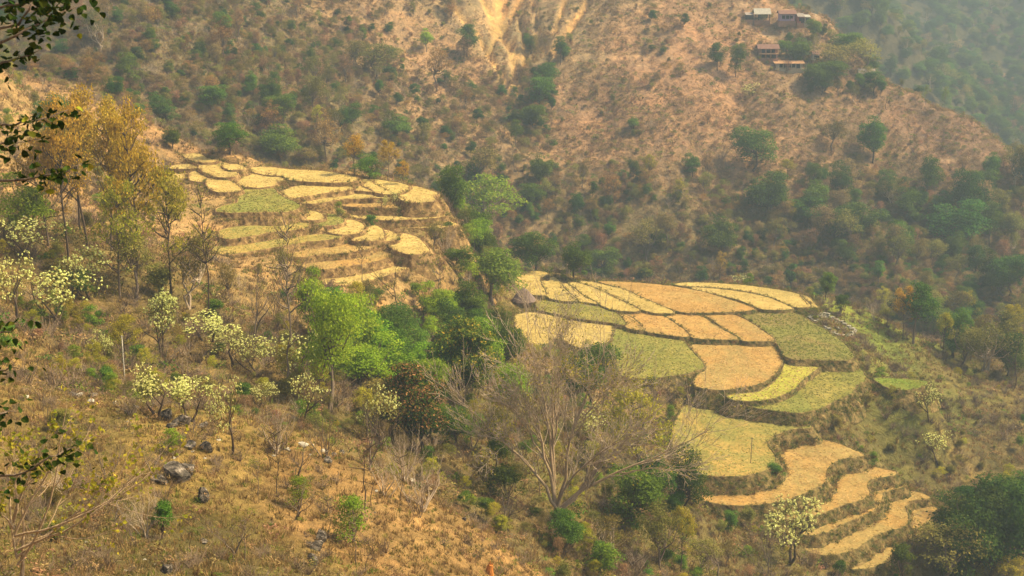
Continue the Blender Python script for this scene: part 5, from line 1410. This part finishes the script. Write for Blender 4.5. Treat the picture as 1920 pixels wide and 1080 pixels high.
# ------------------------------------------------------------------ thatched hut
M['thatch'] = noisy_mat('thatch', [(.3, (.13, .09, .07)), (.7, (.30, .22, .17))], 6, 5, .8, .08, 'obj', (4, 4, .8))
M['mud'] = noisy_mat('mud_wall', [(.3, (.22, .14, .08)), (.7, (.36, .24, .13))], 3, 4, .3, .04, 'obj')
M['wood'] = noisy_mat('weathered_wood', [(.3, (.08, .055, .035)), (.7, (.2, .14, .09))], 5, 4, .3, .03, 'obj', (1, 1, .3))
def hut():
    p = stand(982, 572)
    root = link('thatched_hut', None, None, tuple(p))
    mb = MB(); mb.box((0, 0, .55), (2.3, 2.0, 1.3)); link('wall', mb.mesh('wall', [M['mud']]), root)
    r = np.random.default_rng(5)
    rings = []
    n = 28
    for k, (rad, z) in enumerate(((1.95, .75), (1.7, 1.1), (1.25, 1.7), (.75, 2.25), (.28, 2.62), (.03, 2.75))):
        th = np.arange(n) * 2 * math.pi / n
        rr = rad * (1 + r.normal(0, .035, n))
        rings.append(np.c_[rr * np.cos(th) * 1.0, rr * np.sin(th) * .85, z + r.normal(0, .035, n)])
    V = np.concatenate(rings); a = np.arange(n); b = (a + 1) % n
    Q = np.concatenate([np.stack([k * n + a, k * n + b, (k + 1) * n + b, (k + 1) * n + a], 1) for k in range(5)])
    link('roof', mesh_np('roof', V, None, Q, [M['thatch']], None, False), root)
    mb = MB(); mb.box((.3, -1.03, .5), (.7, .06, 1.1)); link('door', mb.mesh('door', [M['wood']]), root)
    set_props(root, 'small round-roofed thatched hut by the golden fields', 'hut')
    q = stand(1003, 572)
    h = link('straw_heap', None, None, tuple(q))
    n = 900
    d = rdir(r, n); d[:, 2] = abs(d[:, 2])
    link('straw', leaf_mesh('straw', d * r.uniform(.6, 1, (n, 1)) * [.8, .8, 1.1], d + r.normal(0, .5, (n, 3)), .22 * np.ones(n), r.normal(.55, .2, n), M['straw'], r, .2), h)
    mb = MB(); mb.tube(np.array([[0, 0, -.1], [0, 0, .4], [0, 0, .95]]), np.array([.7, .62, .12]), 12); link('core', mb.mesh('core', [M['straw']]), h)
    set_props(h, 'golden straw heap leaning beside the thatched hut', 'straw')
    q = stand(1526, 982)
    h = link('straw_bundle', None, None, tuple(q))
    d = rdir(r, n); d[:, 2] = abs(d[:, 2])
    link('straw', leaf_mesh('straw', d * r.uniform(.7, 1, (n, 1)) * [.5, .4, .85], d + r.normal(0, .5, (n, 3)), .18 * np.ones(n), r.normal(.35, .2, n), M['strawo'], r, .2), h)
    mb = MB(); mb.tube(np.array([[0, 0, -.1], [0, 0, .4], [0, 0, .75]]), np.array([.42, .4, .12]), 12); link('core', mb.mesh('core', [M['strawo']]), h)
    set_props(h, 'small brown straw bundle standing beside the large blossoming tree', 'straw')
hut()

# ------------------------------------------------------------------ village houses on the ridge
def flat_mat(name, c, v=.25, scale=2.5):
    return noisy_mat(name, [(.3, tuple(k * (1 - v) for k in c)), (.7, tuple(min(.9, k * (1 + v)) for k in c))], scale, 4, .2, .02, 'obj')
for nm, c in (('tin', (.44, .40, .31)), ('rust', (.25, .14, .10)), ('tinold', (.34, .28, .22)), ('tile', (.42, .24, .12)), ('lilac', (.42, .30, .40)), ('red', (.42, .13, .10)), ('cream', (.50, .42, .27)), ('white', (.58, .53, .42)), ('brick', (.36, .19, .11)), ('pink', (.7, .42, .42)), ('glass', (.03, .03, .035)), ('blue', (.12, .25, .5)), ('dkwood', (.06, .045, .035))):
    M['h_' + nm] = flat_mat('house_' + nm, c)
def corrugated(L, D, rise, mat, n=None, name='roof', gable=False):
    """ridged sheet roof, pitched down towards -y (and +y when gabled), 3 cm thick"""
    n = n or max(6, int(L / .35))
    mb = MB()
    xs = np.linspace(-L / 2, L / 2, 2 * n + 1)
    wv = np.where(np.arange(len(xs)) % 2 == 0, 0, .05)
    for sgn in ((-1, 1) if gable else (-1,)):
        y0, y1 = (0, sgn * D / 2) if gable else (D / 2, -D / 2)
        top = np.concatenate([np.c_[xs, np.full(len(xs), y0), wv + rise], np.c_[xs, np.full(len(xs), y1), wv]])
        bot = top - [0, 0, .04]
        m = len(xs); a = np.arange(m - 1)
        q1 = np.stack([a, a + 1, m + a + 1, m + a], 1)
        edge = np.stack([m + a, m + a + 1, 3 * m + a + 1, 3 * m + a], 1)
        mb.add(np.concatenate([top, bot]), None, np.concatenate([q1, q1[:, ::-1] + 2 * m, edge]))
    return mb.mesh(name, [M[mat]])
def boxpart(name, root, c, s, mat):
    mb = MB(); mb.box(c, s); return link(name, mb.mesh(name, [M[mat]]), root)
def house(px, py, wpx, label, roofmat, wallmat, h=2.4, D=4.0, rise=1.2, gable=True, porch=False, storeys=1, winds=2, rz=0.0, open_=False, wallcol2=None, cat='house'):
    p = stand(px, py)
    L = wpx * (p[1] * CP + p[2] * SP) / F * .88; h *= .88
    root = link('village_house', None, None, (p[0], p[1] - .2, p[2] + .2))
    root.rotation_euler = (0, 0, rz)
    H = h * storeys
    boxpart('plinth', root, (0, 0, -.6), (L * .98, D * .98, 1.6), 'h_brick' if wallmat != 'h_cream' else 'h_cream')
    if open_:
        for x in np.linspace(-L * .45, L * .45, 5):
            for y in (-D * .42, D * .42): boxpart('post', root, (x, y, .2 + H / 2), (.16, .16, H), 'h_dkwood')
        boxpart('wall', root, (L * .12, D * .3, .2 + H / 2), (L * .6, .15, H), 'h_dkwood')
        boxpart('railing', root, (0, -D * .42 - .12, .9), (L * .88, .07, .12), 'h_dkwood')
    else:
        boxpart('wall', root, (0, 0, .2 + H / 2), (L * .9, D * .8, H), wallmat)
        for k in range(storeys):
            for i in range(winds):
                x = -L * .36 + L * .72 * (i + .5) / winds
                z = .2 + k * h + h * .55
                wf = boxpart('window', root, (x, -D * .4 - .03, z), (.9, .10, .95), 'h_dkwood')
                boxpart('pane', wf, (x, -D * .4 - .075, z), (.7, .05, .75), 'h_glass')
        boxpart('door', root, (0 if winds % 2 == 0 else L * .3, -D * .4 - .04, .2 + h * .4), (.95, .09, h * .8), wallcol2 or 'h_dkwood')
        if storeys > 1: boxpart('balcony', root, (0, -D * .4 - .55, .2 + h), (L * .95, 1.1, .18), 'h_tile')
    rf = link('roof', corrugated(L * 1.06, D * 1.2, rise, roofmat, gable=gable), root)
    rf.location = (0, 0, .25 + H)
    if gable and not open_:
        mb = MB()
        for sx in (-1, 1):
            x = sx * L * .448
            mb.add([[x, -D * .4, .2 + H], [x, D * .4, .2 + H], [x, 0, .2 + H + rise * .68], [x - sx * .15, -D * .4, .2 + H], [x - sx * .15, D * .4, .2 + H], [x - sx * .15, 0, .2 + H + rise * .68]], [[0, 1, 2], [3, 5, 4]], [[0, 3, 4, 1], [0, 2, 5, 3], [1, 4, 5, 2]])
        link('gable', mb.mesh('gable', [M[wallmat]]), root)
    if porch:
        pr = link('porch_roof', corrugated(L * .9, 1.5, .4, 'h_tile'), root)
        pr.location = (0, -D * .4 - .8, .2 + h * .82)
        for x in np.linspace(-L * .4, L * .4, 4): boxpart('post', root, (x, -D * .4 - 1.4, .1 + h * .4), (.13, .13, h * .85), 'h_dkwood')
    set_props(root, label, cat)
    return root
house(1427, 40, 34, 'open shed with pale tin roof at the top of the village', 'h_tin', 'h_dkwood', 1.9, 4, 1.5, True, open_=True, cat='shed')
house(1404, 40, 16, 'small lean-to beside the pale tin-roofed shed', 'h_tinold', 'h_dkwood', 1.5, 2.6, .5, False, winds=1, cat='shed')
house(1474, 42, 36, 'long lilac-walled house at the top of the village', 'h_rust', 'h_lilac', 2.2, 4, .9, True, winds=3, wallcol2='h_pink')
house(1498, 46, 15, 'small bright red house with gable roof in the village', 'h_tinold', 'h_red', 2.0, 3, .9, True, winds=1, rz=.1)
house(1512, 45, 13, 'small yellowish hut right of the red house', 'h_tin', 'h_cream', 1.8, 2.4, .5, False, winds=1)
house(1438, 112, 44, 'two-storey brick house with rusty red tin roof', 'h_rust', 'h_brick', 1.5, 3.6, 1.1, True, storeys=2, winds=3)
house(1478, 130, 62, 'long low cream-walled house with tiled roof under the village', 'h_tile', 'h_cream', 1.5, 3.2, .5, False, winds=5, porch=False)
house(1527, 116, 14, 'tiny white house among dusky village trees', 'h_rust', 'h_white', 1.8, 3, .7, True, winds=1)
house(1623, 148, 34, 'grey tin-roofed house below the dusky village trees', 'h_tinold', 'h_brick', 1.3, 3.4, 1.2, True, winds=2, rz=-.12)

# ------------------------------------------------------------------ poles and the orange stump
def pole(px, py, hpx, label, r=.05):
    p = stand(px, py); h = size_of(p, hpx, 1)[0]
    root = link('thin_pole', None, None, tuple(p))
    mb = MB(); mb.tube(np.array([[0, 0, -.3], [0, 0, h * .5], [.02, 0, h]]), np.array([r, r * .9, r * .8]), 8); link('shaft', mb.mesh('shaft', [M['stone_pale'] if r > .05 else M['bark_grey']], True), root)
    mb = MB(); mb.box((.02, 0, h * .97), (.3, .05, .05)); link('crossbar', mb.mesh('crossbar', [M['bark_grey']]), root)
    set_props(root, label, 'pole')
pole(234, 712, 84, 'thin pale pole standing on the brown left slope', .051)
pole(1407, 880, 62, 'thin dark pole at the edge of the green-tan lower field', .045)
def stump():
    p = stand(918, 1076)
    root = link('tree_stump', None, None, tuple(p))
    d = p[1] / F
    m = noisy_mat('orange_wood', [(.3, (.3, .11, .03)), (.7, (.55, .22, .05))], 6, 4, .6, .04, 'obj', (3, 3, .5))
    mb = MB(); mb.tube(np.array([[0, 0, -.1], [0, 0, 10 * d], [3 * d, 0, 20 * d]]), np.array([9 * d, 7.5 * d, 5 * d]), 9); link('bole', mb.mesh('bole', [m]), root)
    for k, (dx, h) in enumerate(((-5, 20), (2, 30), (6, 25), (-1, 26))):
        mb = MB(); mb.tube(np.array([[dx * .7 * d, k * .02, 12 * d], [dx * d, k * .02, h * d]]), np.array([3.2 * d, .5 * d]), 5); link('splinter', mb.mesh('splinter', [m]), root)
    set_props(root, 'splintered orange tree stump at the bottom of the near slope', 'stump')
stump()

# ------------------------------------------------------------------ foreground: leafy branches hanging in from the left
def leaf_shape(seed):
    r = np.random.default_rng(seed)
    t_ = np.array([0, .15, .4, .7, 1.0]); wdt = np.array([.12, .42, .5, .3, 0])
    V = [[t, 0, -.06 * math.sin(t * 3.1) * 2] for t in t_]; L_ = [[t - .06 * (w_ > .3), w_, .07 + .03 * r.normal()] for t, w_ in zip(t_[:-1], wdt[:-1])]; R_ = [[a, -b, c] for a, b, c in L_]
    V = np.array(V + L_ + R_) - [0, 0, .05]
    T = []; Q = []
    for k in range(3): Q += [[k, k + 1, 6 + k, 5 + k], [k + 1, k, 9 + k, 10 + k]]
    T += [[3, 4, 8], [4, 3, 12]]
    return mesh_np('leaf', V, T, Q, [M['fore']], {'tint': ('FACE', 'FLOAT', np.full(8, [.15, .35, .5, .65, .8, 1.0][seed % 6]))})
LEAVES = [leaf_shape(s) for s in range(6)]
def overhang():
    Yf = 9.0
    base = np.array([-4.6, Yf, float(ground(-4.6, Yf))])
    root = link('overhanging_tree', None, None, tuple(base))
    r = np.random.default_rng(9)
    top = np.array([-4.4, Yf, .8])
    mb = MB(); mb.tube(np.array([base * 0 - [0, 0, .3], (top - base) * .5 + [.1, 0, 0], top - base]), np.array([.14, .11, .06]), 9); link('trunk', mb.mesh('trunk', [M['bark_dark']], True), root)
    # stems (pixel way-points), leaf number, clump (cx,cy,rx,ry) or along stem
    stems = [([(-420,60),(-60,105),(40,60),(100,30),(150,8)],46,16),([(-420,60),(-40,60),(30,45),(60,10),(70,-30)],34,18),([(-420,60),(-40,130),(30,112),(75,92)],16,8),([(-420,60),(-50,20),(30,10),(90,-5),(140,-12)],30,14),
             ([(-420,320),(-50,250),(20,235),(70,228),(130,205)],26,12),([(-420,320),(-40,275),(25,265),(75,262)],22,14),([(-420,320),(-30,340),(40,335),(110,328),(150,308)],22,12),([(-420,320),(-30,180),(0,165)],6,8),
             ([(-420,700),(-60,640),(0,625),(40,615)],14,14),([(-420,700),(-60,700),(0,695),(35,690)],14,14),([(-420,860),(-40,900),(40,890),(90,860),(135,838)],34,16),([(-420,860),(-40,790),(0,775),(30,768)],14,14)]
    extra = []
    for pts, nl, sp in stems:
        P = []
        for i, (a, b) in enumerate(pts): P.append(at_y(a, b, Yf + r.normal(0, .15)) - base)
        P[0] = np.array([P[0][0], P[0][1], P[0][2]])
        P = np.array(P)
        P[0, 0] = (top - base)[0] * 0; P[0, 2] = min(P[0, 2], (top - base)[2])
        s = np.linspace(0, 1, len(P)); ss = np.linspace(0, 1, 14)
        Pi = np.stack([np.interp(ss, s, P[:, k]) for k in range(3)], 1) + r.normal(0, .006, (14, 3))
        mb = MB(); mb.tube(Pi, np.linspace(.013, .003, 14), 5)
        b_ = link('branch', mb.mesh('branch', [M['bark_grey']], True), root)
        for k in range(int(nl * 2.1)):
            f_ = r.uniform(.45, 1.0)
            c = np.array([np.interp(f_, ss, Pi[:, j]) for j in range(3)]) + r.normal(0, 1, 3) * np.array([sp, sp, sp * .8]) * 1.5 * Yf / F
            lm = LEAVES[r.choice(6, p=[.3, .25, .2, .12, .08, .05])]
            eu = (r.normal(0, .7), r.normal(.3, .6), r.uniform(0, 6.28)); s_ = r.uniform(.036, .06)
            if k >= nl:
                extra.append(Matrix.LocRotScale(Vector(c), Euler(eu), Vector((s_, s_, s_))) @ Matrix.Identity(4)); continue
            o = link('leaf', lm, b_)
            o.location = c; o.rotation_euler = eu; o.scale = (s_, s_, s_)
    mb = MB()
    src = LEAVES[0]; co = np.array([v.co[:] for v in src.vertices])
    tr_ = [list(p.vertices) for p in src.polygons if len(p.vertices) == 3]; qd = [list(p.vertices) for p in src.polygons if len(p.vertices) == 4]
    for m_ in extra: mb.add(np.array([(m_ @ Vector(v))[:] for v in co]), tr_, qd)
    nf = len(extra) * 8
    set_props(link('foliage', mb.mesh('foliage', [M['fore']], False, {'tint': ('FACE', 'FLOAT', r.choice([.15, .35, .5, .65, .85], nf))}), root), kind='stuff')
    set_props(root, 'dark leafy branches of a near tree hanging in from the left edge', 'tree')
overhang()
# small half-bare tree in the bottom left corner
def corner_tree():
    r = np.random.default_rng(21)
    p = stand(42, 1150)
    k = (p[1] * CP + p[2] * SP) / F
    br = []; tips = []
    grow(r, (0, 0, -.2), (0, 0, 1), 200 * k, .085, 0, br, [], .1, wob=.06)
    for dx, dz in ((-60, 260), (30, 330), (110, 300), (190, 330), (230, 250), (250, 180), (60, 280), (150, 230), (-30, 200), (180, 130)):
        tgt = np.array([dx * k, r.normal(0, .6), dz * k]); st = np.array([0, 0, r.uniform(60, 170) * k])
        d = tgt - st; L = np.linalg.norm(d)
        grow(r, st, d / L, L * .75, .034, 2, br, tips, .15, (2, 4), (.3, .8), .11, .5, 6, .35)
    root = link('half_bare_tree', None, None, tuple(p))
    link('trunk', wood_mesh('trunk', br, M['bark_tan'], (4, 4, 5, 6, 7)), root)
    T = np.array([t[0] for t in tips]); n = 1100
    C = T[r.integers(0, len(T), n)] + r.normal(0, .05, (n, 3))
    link('leaves', leaf_mesh('leaves', C, r.normal(0, 1, (n, 3)) + [0, 0, .6], .105 * r.uniform(.6, 1.3, n), r.normal(.4, .28, n), M['limeyel'], r, .8), root)
    set_props(root, 'half-bare pale-stemmed tree with yellow-green leaves in the bottom left corner', 'tree')
corner_tree()

# ------------------------------------------------------------------ air
def haze():
    lo = np.array([GX.min() - 5, -56, GZ.min() - 1.5]); hi = np.array([GX.max() + 5, GY.max() + 6, max(GZ.max() + 22, 30)])
    mb = MB(); mb.box((lo + hi) / 2, hi - lo)
    m, t, out = mat_new('haze')
    v = N(t, 'ShaderNodeVolumePrincipled')
    v.inputs['Color'].default_value = (.43, .55, .61, 1)
    v.inputs['Density'].default_value = HAZE_DENSITY
    v.inputs['Anisotropy'].default_value = .2
    t.links.new(v.outputs[0], out.inputs['Volume'])
    set_props(link('haze', mb.mesh('haze', [m])), 'pale dusty haze filling the valley', kind='stuff')
if HAZE_DENSITY > 0: haze()
